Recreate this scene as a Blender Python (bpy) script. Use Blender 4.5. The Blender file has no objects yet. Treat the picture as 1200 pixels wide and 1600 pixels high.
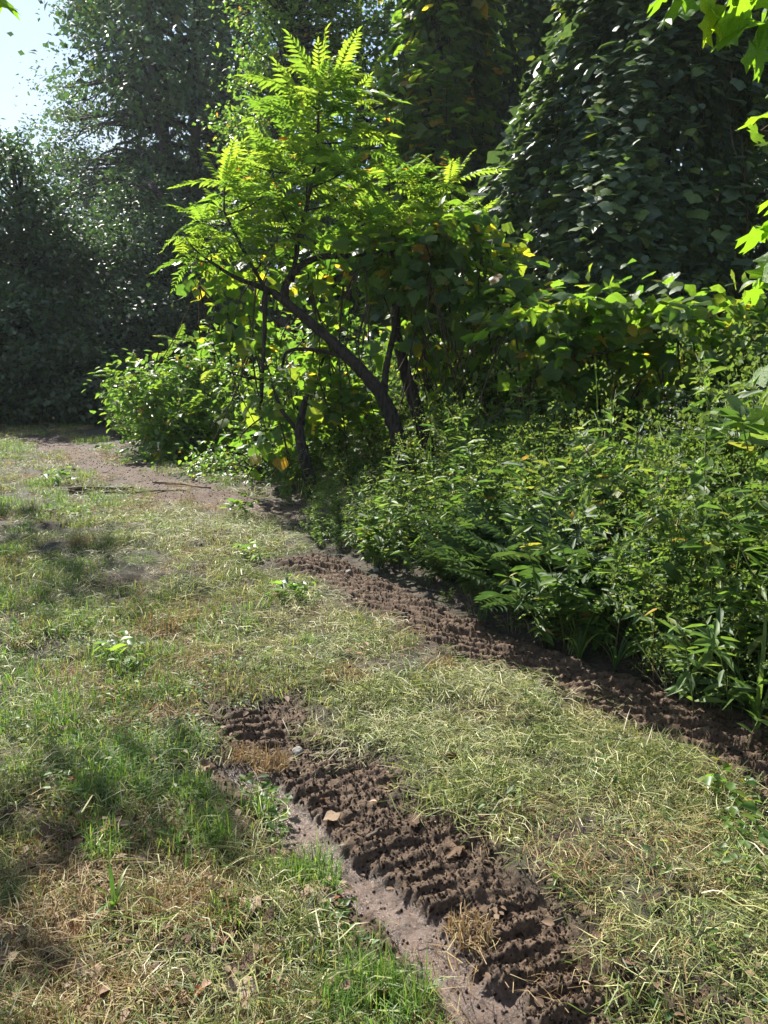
import bpy, math, random
import numpy as np
from mathutils import Matrix, Vector

# ------------------------------------------------------------------ camera, world, sun, exposure
SC = bpy.context.scene
COL = SC.collection
PITCH = math.radians(11.07)
EYE = np.array([0.0, 0.0, 1.6])
cam_d = bpy.data.cameras.new('camera')
cam_d.sensor_fit = 'VERTICAL'; cam_d.sensor_height = 24.0; cam_d.sensor_width = 18.0; cam_d.lens = 18.0
cam_d.clip_start = 0.05; cam_d.clip_end = 1500.0
cam = bpy.data.objects.new('camera', cam_d); COL.objects.link(cam)
cam.location = EYE; cam.rotation_euler = (math.pi / 2 - PITCH, 0, 0)
SC.camera = cam

SUN_EL = math.radians(45.0); SUN_AZ = math.radians(-33.0)      # azimuth: minus = left of the view direction
world = bpy.data.worlds.new('World'); SC.world = world; world.use_nodes = True
wn = world.node_tree.nodes; wl = world.node_tree.links
sky = wn.new('ShaderNodeTexSky'); sky.sky_type = 'NISHITA'; sky.sun_disc = False
sky.sun_elevation = SUN_EL; sky.sun_rotation = SUN_AZ; sky.air_density = 1.0; sky.dust_density = 0.15; sky.ozone_density = 1.5
bg = wn['Background']; bg.inputs['Strength'].default_value = 0.08
wtc = wn.new('ShaderNodeTexCoord'); wnz = wn.new('ShaderNodeTexNoise'); wnz.inputs['Scale'].default_value = 2.6; wnz.inputs['Detail'].default_value = 5
wl.new(wtc.outputs['Generated'], wnz.inputs['Vector'])
wmr = wn.new('ShaderNodeMapRange'); wmr.inputs['From Min'].default_value = .36; wmr.inputs['From Max'].default_value = .75; wmr.inputs['To Max'].default_value = .8; wl.new(wnz.outputs['Fac'], wmr.inputs['Value'])
wmx = wn.new('ShaderNodeMix'); wmx.data_type = 'RGBA'; wmx.inputs[7].default_value = (3.9, 4.05, 4.2, 1)      # thin cloud
wl.new(wmr.outputs[0], wmx.inputs[0]); wl.new(sky.outputs[0], wmx.inputs[6]); wl.new(wmx.outputs[2], bg.inputs['Color'])
sun_d = bpy.data.lights.new('sun', 'SUN'); sun_d.energy = 5.0; sun_d.angle = math.radians(0.53); sun_d.color = (1.0, 0.95, 0.86)
sun = bpy.data.objects.new('sun', sun_d); COL.objects.link(sun)
SDIR = Vector((math.sin(SUN_AZ) * math.cos(SUN_EL), math.cos(SUN_AZ) * math.cos(SUN_EL), math.sin(SUN_EL)))
sun.rotation_euler = SDIR.to_track_quat('Z', 'Y').to_euler()
sun.location = (-20, 24, 30)
vs = SC.view_settings
vs.view_transform = 'Standard'; vs.look = 'None'; vs.gamma = 1.0; vs.use_curve_mapping = False; vs.exposure = 1.45
cy = SC.cycles
cy.max_bounces = 7; cy.diffuse_bounces = 4; cy.glossy_bounces = 2; cy.transmission_bounces = 5; cy.transparent_max_bounces = 4
cy.sample_clamp_indirect = 3.0
cy.caustics_reflective = False; cy.caustics_refractive = False

# ------------------------------------------------------------------ helpers
R = np.random.default_rng(7)
CP, SP = math.cos(PITCH), math.sin(PITCH)
def ray(u, v):
    a = (u - 600) / 1200.0; b = (800 - v) / 1200.0
    return np.array([a, CP + b * SP, -SP + b * CP])
def P(u, v, z): return EYE + ray(u, v) * z                     # the point z metres deep seen at (u, v) of the 1200x1600 frame
def G(u, v, h=0.0):
    r = ray(u, v); return EYE + r * ((h - EYE[2]) / r[2])

def _hash(ix, iy, s):
    n = (ix.astype(np.int64) * 374761393 + iy.astype(np.int64) * 668265263 + s * 1442695041) & 0x7fffffff
    n = ((n ^ (n >> 13)) * 1274126177) & 0x7fffffff
    return ((n ^ (n >> 16)) & 0xffff) / 65535.0
def vnoise(x, y, s=0):
    x = np.asarray(x, float); y = np.asarray(y, float)
    ix = np.floor(x); iy = np.floor(y); fx = x - ix; fy = y - iy
    fx = fx * fx * (3 - 2 * fx); fy = fy * fy * (3 - 2 * fy)
    a = _hash(ix, iy, s); b = _hash(ix + 1, iy, s); c = _hash(ix, iy + 1, s); d = _hash(ix + 1, iy + 1, s)
    return (a * (1 - fx) + b * fx) * (1 - fy) + (c * (1 - fx) + d * fx) * fy
def fbm(x, y, s=0, o=4):
    t = 0; a = .5; f = 1
    for k in range(o):
        t = t + a * vnoise(x * f + 17.3 * k, y * f - 9.1 * k, s + k); a *= .5; f *= 2.03
    return t / (1 - .5 ** o)
def sstep(a, b, x):
    t = np.clip((x - a) / (b - a), 0, 1); return t * t * (3 - 2 * t)

def new_mesh(name, V, F, mats=(), attrs=None, smooth=False, mi=None):
    V = np.ascontiguousarray(V, np.float32); F = np.ascontiguousarray(F, np.int32)
    me = bpy.data.meshes.new(name)
    me.vertices.add(len(V)); me.vertices.foreach_set('co', V.ravel())
    k = F.shape[1]
    me.loops.add(F.size); me.loops.foreach_set('vertex_index', F.ravel())
    me.polygons.add(len(F)); me.polygons.foreach_set('loop_start', np.arange(0, F.size, k, dtype=np.int32))
    if smooth: me.polygons.foreach_set('use_smooth', np.ones(len(F), bool))
    for m in (mats if isinstance(mats, (list, tuple)) else [mats]): me.materials.append(m)
    if mi is not None: me.polygons.foreach_set('material_index', np.asarray(mi, np.int32))
    for n, a in (attrs or {}).items():
        at = me.attributes.new(n, 'FLOAT', 'POINT'); at.data.foreach_set('value', np.ascontiguousarray(a, np.float32))
    me.update(calc_edges=True); me.validate()
    return me

class MB:                                                        # collects triangles for one mesh
    def __init__(s): s.V = []; s.F = []; s.A = []; s.M = []; s.n = 0
    def add(s, V, F, rnd=0.5, mi=0):
        V = np.asarray(V, float); F = np.asarray(F, int)
        s.V.append(V); s.F.append(F + s.n); s.n += len(V)
        s.A.append(np.full(len(V), rnd) if np.isscalar(rnd) else rnd); s.M.append(np.full(len(F), mi))
        return s
    def mesh(s, name, mats, base=None, smooth=False):
        V = np.concatenate(s.V)
        if base is not None: V = V - np.asarray(base)
        return new_mesh(name, V, np.concatenate(s.F), mats, {'rnd': np.concatenate(s.A)}, smooth, np.concatenate(s.M))

def tag(o, label=None, cat=None, group=None, kind=None):
    if label: o['label'] = label
    if cat: o['category'] = cat
    if group: o['group'] = group
    if kind: o['kind'] = kind
    return o
def empty(name, loc, label, cat, group=None):
    o = bpy.data.objects.new(name, None); COL.objects.link(o); o.location = loc; o.empty_display_size = .2
    return tag(o, label, cat, group)
def ob(name, me, parent=None, M=None):
    o = bpy.data.objects.new(name, me); COL.objects.link(o)
    if parent is not None: o.parent = parent
    if M is not None: o.matrix_basis = M
    return o

def catmull(pts, n):
    p = np.asarray(pts, float)
    if len(p) == 2: return p[0] + (p[1] - p[0]) * np.linspace(0, 1, n)[:, None]
    q = np.vstack([2 * p[0] - p[1], p, 2 * p[-1] - p[-2]])
    t = np.linspace(0, len(p) - 1 - 1e-9, n); i = t.astype(int); f = (t - i)[:, None]
    a, b, c, d = q[i], q[i + 1], q[i + 2], q[i + 3]
    return .5 * (2 * b + (c - a) * f + (2 * a - 5 * b + 4 * c - d) * f ** 2 + (3 * b - a - 3 * c + d) * f ** 3)
def tube(pts, rad, sides=6, n=None, jit=0.0, rng=R):
    n = n or max(4, len(pts) * 4)
    c = catmull(pts, n)
    r = np.interp(np.linspace(0, 1, n), np.linspace(0, 1, len(rad)), rad)
    t = np.gradient(c, axis=0); t /= np.linalg.norm(t, axis=1)[:, None] + 1e-9
    up = np.where(np.abs(t[:, 2:3]) > .9, np.array([[1., 0, 0]]), np.array([[0, 0, 1.]]))
    a = np.cross(t, up); a /= np.linalg.norm(a, axis=1)[:, None] + 1e-9
    for i in range(1, n):                                        # keep the frame from flipping
        v = a[i - 1] - t[i] * (a[i - 1] @ t[i]); a[i] = v / (np.linalg.norm(v) + 1e-9)
    b = np.cross(t, a)
    th = np.linspace(0, 2 * np.pi, sides, endpoint=False)
    rr = r[:, None] * (1 + jit * rng.uniform(-1, 1, (n, sides)))
    V = (c[:, None, :] + rr[..., None] * (np.cos(th)[None, :, None] * a[:, None, :] + np.sin(th)[None, :, None] * b[:, None, :])).reshape(-1, 3)
    i = np.arange(n - 1)[:, None]; j = np.arange(sides)[None, :]; j2 = (j + 1) % sides
    A = (i * sides + j).ravel(); B = (i * sides + j2).ravel(); Cc = ((i + 1) * sides + j2).ravel(); D = ((i + 1) * sides + j).ravel()
    F = np.vstack([np.c_[A, B, Cc], np.c_[A, Cc, D]])
    m = len(V); V = np.vstack([V, c[:1], c[-1:]])
    jj = np.arange(sides); k2 = (jj + 1) % sides; e = (n - 1) * sides
    F = np.vstack([F, np.c_[k2, jj, np.full(sides, m)], np.c_[e + jj, e + k2, np.full(sides, m + 1)]])
    return V, F

def unit(v): return v / (np.linalg.norm(v, axis=-1, keepdims=True) + 1e-9)
def frames(d, n):                                                # columns x, y (tip), z (upper face)
    y = unit(d); x = unit(np.cross(y, n)); z = np.cross(x, y)
    return np.stack([x, y, z], axis=-1)
def place(V, F, M, pos, scale, rnd):                             # many copies of a leaf as arrays
    N, k = len(pos), len(V)
    sc = np.broadcast_to(np.asarray(scale, float), (N,))
    W = np.einsum('nij,kj->nki', M, V) * sc[:, None, None] + pos[:, None, :]
    FF = (F[None] + (np.arange(N) * k)[:, None, None]).reshape(-1, 3)
    return W.reshape(-1, 3), FF, np.repeat(rnd, k)
def mat4(M3, pos, s):
    m = Matrix.Identity(4)
    for i in range(3):
        for j in range(3): m[i][j] = float(M3[i][j] * s)
        m[i][3] = float(pos[i])
    return m

# ------------------------------------------------------------------ leaf outlines: stem at the origin, tip along +y, upper face +z
def fan(half, centre, zf):
    pts = list(half) + [(-x, y) for x, y in reversed(half) if abs(x) > 1e-6]
    V = [(centre[0], centre[1], 0)] + [(x, y, 0) for x, y in pts]
    V = np.array(V, float); V[:, 2] = zf(V[:, 0], V[:, 1])
    n = len(pts)
    return V, np.array([(0, 1 + i, 1 + (i + 1) % n) for i in range(n)])
LEAF2 = (np.array([(0, 0, 0), (.33, .45, .09), (0, 1, -.06), (-.33, .45, .09)]), np.array([(0, 1, 2), (0, 2, 3)]))
LEAF4 = (np.array([(0, 0, 0), (.3, .3, .08), (.24, .68, .05), (0, 1, -.14), (-.24, .68, .05), (-.3, .3, .08)]),
         np.array([(0, 1, 2), (0, 2, 3), (0, 3, 4), (0, 4, 5)]))
LANCE = (np.array([(0, 0, 0), (.135, .3, .03), (.11, .65, .0), (0, 1, -.16), (-.11, .65, .0), (-.135, .3, .03)]),
         np.array([(0, 1, 2), (0, 2, 3), (0, 3, 4), (0, 4, 5)]))
GRAPE = fan([(0, .04), (.16, -.10), (.38, -.02), (.50, .22), (.62, .42), (.40, .58), (.24, .78), (0, 1.0)], (0, .34),
            lambda x, y: .10 - .28 * x * x - .22 * (y - .34) ** 2)
GRAPE_B = fan([(0, .05), (.22, -.12), (.46, .05), (.56, .30), (.44, .55), (.22, .80), (0, 1.0)], (0, .36),
              lambda x, y: .14 * np.abs(x) - .30 * (y - .3) ** 2)
def fine_leaf(leaf, zf, teeth=.035, seed=0):                       # the same outline, rounder, toothed and dished
    V, F = leaf; c, o = V[0, :2], V[1:, :2]; n = len(o); rg = np.random.default_rng(seed)
    o2 = catmull(np.c_[np.vstack([o, o[:1]]), np.zeros(n + 1)], 3 * n + 1)[:-1, :2]
    o2 = c + (o2 - c) * (1 + teeth * np.where(np.arange(len(o2)) % 2, 1, -1) + rg.normal(0, .015, len(o2)))[:, None]
    W = np.vstack([c[None], c + (o2 - c) * .5, o2]); m = len(o2); i = np.arange(m); j = (i + 1) % m
    Z = zf(W[:, 0], W[:, 1]) + .03 * np.sin(7 * W[:, 0] + seed) * np.cos(6 * W[:, 1]) + .05 * np.abs(W[:, 0])
    F = np.vstack([np.c_[np.zeros(m, int), 1 + i, 1 + j], np.c_[1 + i, 1 + m + i, 1 + m + j], np.c_[1 + i, 1 + m + j, 1 + j]])
    return np.c_[W, Z], F
GRAPE_FINE = [fine_leaf(q, f, .04, i) for i, (q, f) in enumerate([(GRAPE, lambda x, y: .10 - .28 * x * x - .22 * (y - .34) ** 2), (GRAPE_B, lambda x, y: .14 * np.abs(x) - .30 * (y - .3) ** 2),
              (GRAPE, lambda x, y: .18 * np.abs(x) - .45 * (y - .3) ** 2), (GRAPE_B, lambda x, y: .12 - .5 * x * x - .1 * y * y)])]
MAPLE = fan([(0, .02), (.12, -.06), (.36, -.16), (.33, .04), (.46, .10), (.78, .26), (.60, .32), (.66, .48), (.44, .44), (.27, .42),
             (.31, .62), (.42, .76), (.20, .76), (0, 1.06)], (0, .3), lambda x, y: .05 - .22 * x * x - .25 * (y - .3) ** 2 + .05 * np.sin(9 * x))

# ------------------------------------------------------------------ materials
def mat(name):
    m = bpy.data.materials.new(name); m.use_nodes = True
    return m, m.node_tree.nodes, m.node_tree.links, m.node_tree.nodes['Principled BSDF'], m.node_tree.nodes['Material Output']
def ramp(n, stops):
    r = n.new('ShaderNodeValToRGB'); e = r.color_ramp.elements
    while len(e) < len(stops): e.new(.5)
    for el, (p, c) in zip(e, stops): el.position = p; el.color = (*c, 1)
    return r
def leaf_mat(name, stops, trans=.45, tgain=(2.2, 2.4, 1.2), rough=.45, spec=.5, veins=0.0):
    m, n, l, b, out = mat(name)
    at = n.new('ShaderNodeAttribute'); at.attribute_name = 'rnd'
    oi = n.new('ShaderNodeObjectInfo')
    ad = n.new('ShaderNodeMath'); ad.operation = 'ADD'; l.new(at.outputs['Fac'], ad.inputs[0]); l.new(oi.outputs['Random'], ad.inputs[1])
    fr = n.new('ShaderNodeMath'); fr.operation = 'FRACT'; l.new(ad.outputs[0], fr.inputs[0])
    r = ramp(n, stops); l.new(fr.outputs[0], r.inputs[0])
    tc = n.new('ShaderNodeTexCoord')
    nz = n.new('ShaderNodeTexNoise'); nz.inputs['Scale'].default_value = 23; nz.inputs['Detail'].default_value = 3; l.new(tc.outputs['Object'], nz.inputs['Vector'])
    mr = n.new('ShaderNodeMapRange'); mr.inputs['To Min'].default_value = .72; mr.inputs['To Max'].default_value = 1.28; mr.inputs['From Min'].default_value = .25; mr.inputs['From Max'].default_value = .75
    l.new(nz.outputs['Fac'], mr.inputs['Value'])
    mx = n.new('ShaderNodeVectorMath'); mx.operation = 'SCALE'; l.new(r.outputs[0], mx.inputs[0]); l.new(mr.outputs[0], mx.inputs['Scale'])
    l.new(mx.outputs[0], b.inputs['Base Color'])
    b.inputs['Roughness'].default_value = rough; b.inputs['Specular IOR Level'].default_value = spec
    tr = n.new('ShaderNodeBsdfTranslucent')
    tm = n.new('ShaderNodeVectorMath'); tm.operation = 'MULTIPLY'; tm.inputs[1].default_value = tgain; l.new(mx.outputs[0], tm.inputs[0])
    l.new(tm.outputs[0], tr.inputs['Color'])
    if veins:
        bp = n.new('ShaderNodeBump'); bp.inputs['Strength'].default_value = veins; bp.inputs['Distance'].default_value = .01
        n2 = n.new('ShaderNodeTexNoise'); n2.inputs['Scale'].default_value = 9; n2.inputs['Detail'].default_value = 5; l.new(tc.outputs['Object'], n2.inputs['Vector'])
        l.new(n2.outputs['Fac'], bp.inputs['Height']); l.new(bp.outputs[0], b.inputs['Normal'])
    ms = n.new('ShaderNodeMixShader'); ms.inputs[0].default_value = trans
    l.new(b.outputs[0], ms.inputs[1]); l.new(tr.outputs[0], ms.inputs[2]); l.new(ms.outputs[0], out.inputs['Surface'])
    return m
def bark_mat(name, c1, c2, scale=14, rough=.9):
    m, n, l, b, out = mat(name)
    tc = n.new('ShaderNodeTexCoord'); mp = n.new('ShaderNodeMapping'); mp.inputs['Scale'].default_value = (1, 1, .25); l.new(tc.outputs['Object'], mp.inputs[0])
    nz = n.new('ShaderNodeTexNoise'); nz.inputs['Scale'].default_value = scale; nz.inputs['Detail'].default_value = 6; l.new(mp.outputs[0], nz.inputs['Vector'])
    r = ramp(n, [(.3, c1), (.7, c2)]); l.new(nz.outputs['Fac'], r.inputs[0]); l.new(r.outputs[0], b.inputs['Base Color'])
    b.inputs['Roughness'].default_value = rough; b.inputs['Specular IOR Level'].default_value = .15
    bp = n.new('ShaderNodeBump'); bp.inputs['Strength'].default_value = .8; bp.inputs['Distance'].default_value = .03
    l.new(nz.outputs['Fac'], bp.inputs['Height']); l.new(bp.outputs[0], b.inputs['Normal'])
    return m

M_SUMAC = leaf_mat('sumac_leaf', [(0, (.045, .12, .012)), (.5, (.075, .17, .018)), (.99, (.11, .20, .02)), (1, (.3, .10, .02))], .6, (3.5, 2.5, 1.8), .5, .3)
M_GRAPE = leaf_mat('grape_leaf', [(0, (.03, .075, .018)), (.6, (.055, .11, .02)), (.95, (.10, .14, .025)), (.98, (.26, .22, .03)), (1, (.22, .12, .03))], .58, (4.2, 3.6, 1.3), .42, .5, .35)
M_TOWER = leaf_mat('vine_leaf', [(0, (.032, .058, .034)), (.7, (.06, .10, .05)), (.93, (.08, .13, .03)), (1, (.14, .17, .03))], .26, (2.8, 2.8, 1.2), .48, .45, .35)
M_DARK = leaf_mat('woodland_leaf', [(0, (.026, .052, .025)), (.6, (.042, .080, .034)), (.95, (.05, .09, .025)), (1, (.09, .10, .03))], .30, (2.4, 2.6, 1.4), .5, .5)
M_TALL = leaf_mat('tall_tree_leaf', [(0, (.035, .065, .032)), (.6, (.055, .095, .042)), (1, (.08, .12, .045))], .4, (2.3, 2.4, 1.5), .5, .5)
M_LIGHT = leaf_mat('light_leaf', [(0, (.05, .10, .022)), (.6, (.08, .15, .03)), (.96, (.13, .18, .03)), (.985, (.25, .2, .04)), (1, (.3, .14, .03))], .5, (2.6, 2.6, 1.4), .42, .5)
M_MAPLE = leaf_mat('maple_leaf', [(0, (.06, .13, .012)), (.8, (.085, .17, .016)), (1, (.13, .19, .02))], .6, (3.4, 3.0, 1.2), .45, .4, .5)
M_WEED = leaf_mat('weed_leaf', [(0, (.035, .075, .02)), (.5, (.072, .13, .03)), (.9, (.13, .19, .045)), (.99, (.2, .2, .05)), (1, (.24, .15, .05))], .38, (2.5, 2.5, 1.3), .52, .35)
M_GOLD = leaf_mat('goldenrod_bud', [(0, (.08, .14, .03)), (1, (.15, .19, .04))], .4, (1.9, 1.9, 1.1), .6, .2)
M_FERN = leaf_mat('fern_leaf', [(0, (.035, .07, .025)), (.8, (.05, .09, .03)), (1, (.07, .11, .035))], .35, (2.2, 2.2, 1.2), .5, .4)
M_STEM = leaf_mat('weed_stem', [(0, (.10, .14, .04)), (.7, (.14, .15, .06)), (1, (.18, .10, .05))], .1, (1, 1, 1), .6, .3)
M_GRASS = leaf_mat('live_grass', [(0, (.06, .10, .025)), (.45, (.11, .155, .04)), (.7, (.19, .20, .06)), (1, (.34, .29, .13))], .35, (2.0, 2.1, 1.2), .45, .4)
M_LUSH = leaf_mat('lush_grass', [(0, (.06, .13, .025)), (.7, (.11, .19, .035)), (1, (.24, .26, .07))], .4, (2.0, 2.1, 1.2), .45, .4)
M_HAY = leaf_mat('mown_hay', [(0, (.06, .07, .03)), (.3, (.18, .20, .07)), (.6, (.34, .34, .15)), (.85, (.52, .47, .26)), (.96, (.62, .57, .4)), (1, (.2, .13, .06))], .3, (1.2, 1.2, .9), .5, .35)
M_GHAY = leaf_mat('green_clippings', [(0, (.06, .085, .025)), (.45, (.16, .205, .06)), (.75, (.28, .30, .10)), (1, (.5, .46, .24))], .3, (1.4, 1.5, 1), .5, .35)
M_BROWN = leaf_mat('dead_grass', [(0, (.15, .095, .045)), (.5, (.25, .17, .08)), (.85, (.38, .29, .16)), (1, (.2, .2, .06))], .25, (1.3, 1.1, .8), .6, .25)
M_LITTER = leaf_mat('fallen_leaf', [(0, (.06, .036, .022)), (.4, (.12, .075, .045)), (.75, (.22, .15, .095)), (.93, (.33, .25, .18)), (1, (.2, .05, .02))], .15, (1.3, 1, .8), .7, .25, .6)
M_BARK = bark_mat('dark_bark', (.008, .007, .006), (.055, .046, .038), 34)
M_TRUNK = bark_mat('forest_bark', (.022, .019, .016), (.06, .052, .045), 6)
M_TWIG = bark_mat('dead_twig', (.05, .038, .028), (.13, .10, .075), 20)
M_VSTEM = bark_mat('vine_stem', (.035, .025, .018), (.09, .065, .045), 25)
M_STICK = bark_mat('dry_stick', (.12, .085, .06), (.28, .22, .16), 30)
M_STONE = bark_mat('grey_stone', (.13, .12, .11), (.30, .28, .25), 30, .8)
M_CLOD = bark_mat('mud_clod', (.028, .017, .012), (.085, .055, .04), 60, .85)

# ------------------------------------------------------------------ ground
def poly_g(px): return np.array([G(u, v)[:2] for u, v in px])
def smooth_poly(p, n=60): return catmull(np.c_[p, np.zeros(len(p))], n)[:, :2]
def side_dist(x, y, poly):                                       # signed distance (+ to the right of travel) and run along a polyline
    best = np.full(x.shape, 1e9); sd = np.zeros(x.shape); al = np.zeros(x.shape); run = 0.0
    for i in range(len(poly) - 1):
        a, b = poly[i], poly[i + 1]; d = b - a; L = math.hypot(*d) + 1e-9; d = d / L
        t0 = (x - a[0]) * d[0] + (y - a[1]) * d[1]; t = np.clip(t0, 0, L)
        dx = x - a[0] - d[0] * t; dy = y - a[1] - d[1] * t; q = dx * dx + dy * dy
        m = q < best
        best = np.where(m, q, best); s = dx * d[1] - dy * d[0]
        sd = np.where(m, np.sign(s) * np.sqrt(q), sd); al = np.where(m, run + t, al); run += L
    return sd, al
RUT_A = smooth_poly(poly_g([(380, 1085), (432, 1150), (490, 1208), (555, 1265), (628, 1330), (710, 1410), (790, 1490), (870, 1575), (970, 1700), (1080, 1880)]))
WET = smooth_poly(poly_g([(345, 1165), (368, 1190), (415, 1235), (462, 1290), (525, 1345), (580, 1395), (640, 1450), (705, 1525), (770, 1595), (850, 1700), (960, 1850)]))
RUT_B = smooth_poly(poly_g([(445, 862), (500, 882), (560, 908), (630, 945), (700, 985), (790, 1025), (900, 1063), (1000, 1095), (1090, 1130), (1170, 1175), (1280, 1240), (1450, 1350)]))
EARTH = smooth_poly(poly_g([(60, 684), (110, 705), (180, 730), (260, 752), (330, 772), (400, 788), (455, 798)]), 40)
BORDER_PX = [(1900, 1500), (1400, 1290), (1200, 1165), (1130, 1120), (1040, 1062), (950, 1032), (850, 1000), (720, 945), (640, 890), (560, 862), (490, 840), (455, 800),
             (430, 768), (380, 742), (300, 728), (215, 712), (170, 688), (150, 662), (60, 648), (-100, 646), (-600, 646), (-2500, 660)]
BORDER = poly_g([(u, v + (14 if 480 < u < 1250 else 0)) for u, v in BORDER_PX])

def masks(x, y):
    sa, la = side_dist(x, y, RUT_A); sw, lw = side_dist(x, y, WET); sb, lb = side_dist(x, y, RUT_B); se, le = side_dist(x, y, EARTH)
    bo, bl = side_dist(x, y, BORDER)                             # + = inside the vegetation
    wob = (fbm(x * 5, y * 5, 11) - .5)
    LA = la.max() if la.size > 1000 else 99
    enda = sstep(0.0, .25, la); endb = sstep(0.0, .25, lb)
    ma = (1 - sstep(.17, .33, np.abs(sa) + .26 * wob)) * enda
    mw = (1 - sstep(.062, .105, np.abs(sw + .035) + .09 * wob + .05 * (fbm(x * 22, y * 22, 12) - .5))) * sstep(0, .2, lw)
    mg = (1 - sstep(.13, .30, np.abs(sw + .03) + .2 * wob)) * sstep(0, .2, lw)        # mud shoulder of the wet channel
    mb = (1 - sstep(.15, .29, np.abs(sb) + .2 * wob)) * endb
    wid = np.interp(le, [0, 2, 5, 9, 14], [.5, .45, .5, .6, .7])
    me_ = (1 - sstep(wid * .55, wid, np.abs(se) + .9 * wob)) * np.where((le <= 0) & (np.abs(se) > 2), 0, 1)
    return dict(sa=sa, la=la, sw=sw, lw=lw, sb=sb, lb=lb, bo=bo, bl=bl, ma=ma, mw=mw, mg=mg, mb=mb, me=me_, wob=wob)
def lugs(s, l, pitch, skew, x, y, seed):
    ph = (l + skew * s + .05 * (fbm(x * 4, y * 4, seed) - .5)) / pitch
    w = np.abs((ph % 1.0) - .5) * 2
    return sstep(.36, .66, w + .28 * (fbm(x * 24, y * 24, seed + 5) - .5)) * (.45 + .8 * sstep(.25, .75, fbm(x * 4, y * 4, seed + 3)))
def height(x, y, k=None, fine=True):
    x = np.asarray(x, float); y = np.asarray(y, float)
    k = k or masks(x, y)
    near = np.clip(1 - (np.hypot(x, y) - 40) / 60, 0, 1)
    h = (fbm(x * .45, y * .45, 1) - .5) * .16 * near
    h = h + (fbm(x * 2.3, y * 2.3, 5) - .5) * .09 + (fbm(x * 6.5, y * 6.5, 6, 3) - .5) * .05 * (1 - sstep(8, 16, np.hypot(x, y)))
    h = h + sstep(.05, .7, k['bo']) * .12 * np.clip(1 - (y - 8) / 6, 0, 1)
    mud = np.maximum(np.maximum(k['ma'], k['mb']), k['mg'])
    h = h * (1 - .75 * mud) - .035 * k['ma'] - .035 * k['mw'] - .02 * k['mg'] - .03 * k['mb']
    if fine:
        c = fbm(x * 16, y * 16, 21, 4)
        h = h + (c - .5) * (.022 + (.012 * k['ma'] + .004 * k['mb']) * (1 - .9 * k['mw']))
        h = h + k['ma'] * (1 - k['mw']) * .020 * lugs(k['sa'], k['la'], .080, .25, x, y, 31) * (.35 + .95 * sstep(.32, .62, fbm(x * 8, y * 8, 33))) + k['ma'] * (1 - k['mw']) * (fbm(x * 21, y * 21, 34, 4) - .5) * .022
        h = h + k['mb'] * .050 * lugs(k['sb'], k['lb'], .145, 1.3, x, y, 41)
        h = h + (fbm(x * 70, y * 70, 55, 3) - .5) * .018 * mud * (1 - .74 * k['mw'])
        clod = sstep(.55, .85, fbm(x * 34, y * 34, 51, 3)) * .012 + sstep(.6, .8, fbm(x * 9, y * 9, 52, 5)) * .010
        h = h + (clod + k['me'] * .05 * (fbm(x * 5, y * 5, 57, 5) - .5)) * np.clip(mud + .8 * k['me'], 0, 1) * (1 - k['mw'])
    return h
ys = np.concatenate([np.linspace(-30, 1.1, 16)[:-1], np.geomspace(1.1, 8, 800)[:-1], np.geomspace(8, 60, 170), np.geomspace(64, 150, 10)])
tt = np.concatenate([np.linspace(-.72, -.2, 110)[:-1], np.linspace(-.2, .62, 480), np.linspace(.62, .72, 18)[1:]]); ext = np.geomspace(.05, 110, 22); yy = np.maximum(ys, 1.1)[:, None]
gx = np.concatenate([-.72 * yy - ext[None, ::-1], tt[None, :] * yy, .72 * yy + ext[None, :]], 1); tt = gx[0]; gy = np.repeat(ys[:, None], len(tt), 1)
gx = gx.ravel(); gy = gy.ravel()
K = masks(gx, gy)
gz = height(gx, gy, K)
ny, nx = len(ys), len(tt)
ii = np.arange(ny - 1)[:, None] * nx + np.arange(nx - 1)[None, :]; ii = ii.ravel()
QF = np.c_[ii, ii + 1, ii + nx + 1, ii + nx]
m_ground, n, l, b, out = mat('ground_soil')
def attr(nm):
    a = n.new('ShaderNodeAttribute'); a.attribute_name = nm; return a.outputs['Fac']
tc = n.new('ShaderNodeTexCoord')
def noise(sc, det=6, rough=.6):
    z = n.new('ShaderNodeTexNoise'); z.inputs['Scale'].default_value = sc; z.inputs['Detail'].default_value = det; z.inputs['Roughness'].default_value = rough
    l.new(tc.outputs['Object'], z.inputs['Vector']); return z.outputs['Fac']
def mixc(f, a, c):
    m_ = n.new('ShaderNodeMix'); m_.data_type = 'RGBA'; l.new(f, m_.inputs[0])
    l.new(a, m_.inputs[6]); l.new(c, m_.inputs[7]); return m_.outputs[2]
nf = noise(38, 8, .7); nm = noise(5, 6)
soil = ramp(n, [(.3, (.018, .012, .008)), (.5, (.045, .03, .02)), (.62, (.085, .06, .04)), (.75, (.17, .125, .085))]); l.new(nf, soil.inputs[0])
green = ramp(n, [(.35, (.02, .024, .01)), (.6, (.05, .055, .02)), (.75, (.11, .10, .045))]); l.new(nf, green.inputs[0])
gm = n.new('ShaderNodeMapRange'); gm.inputs['From Min'].default_value = .42; gm.inputs['From Max'].default_value = .62; l.new(nm, gm.inputs['Value'])
mud = ramp(n, [(.3, (.032, .019, .011)), (.5, (.085, .053, .031)), (.7, (.18, .12, .075))]); l.new(nf, mud.inputs[0])
earth = ramp(n, [(.3, (.028, .016, .009)), (.5, (.07, .041, .026)), (.72, (.14, .092, .062))]); l.new(nf, earth.inputs[0])
wet = ramp(n, [(.34, (.035, .023, .016)), (.45, (.105, .073, .056)), (.62, (.165, .118, .096))]); l.new(noise(19, 7, .65), wet.inputs[0])
c0 = mixc(gm.outputs[0], soil.outputs[0], green.outputs[0])
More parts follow.
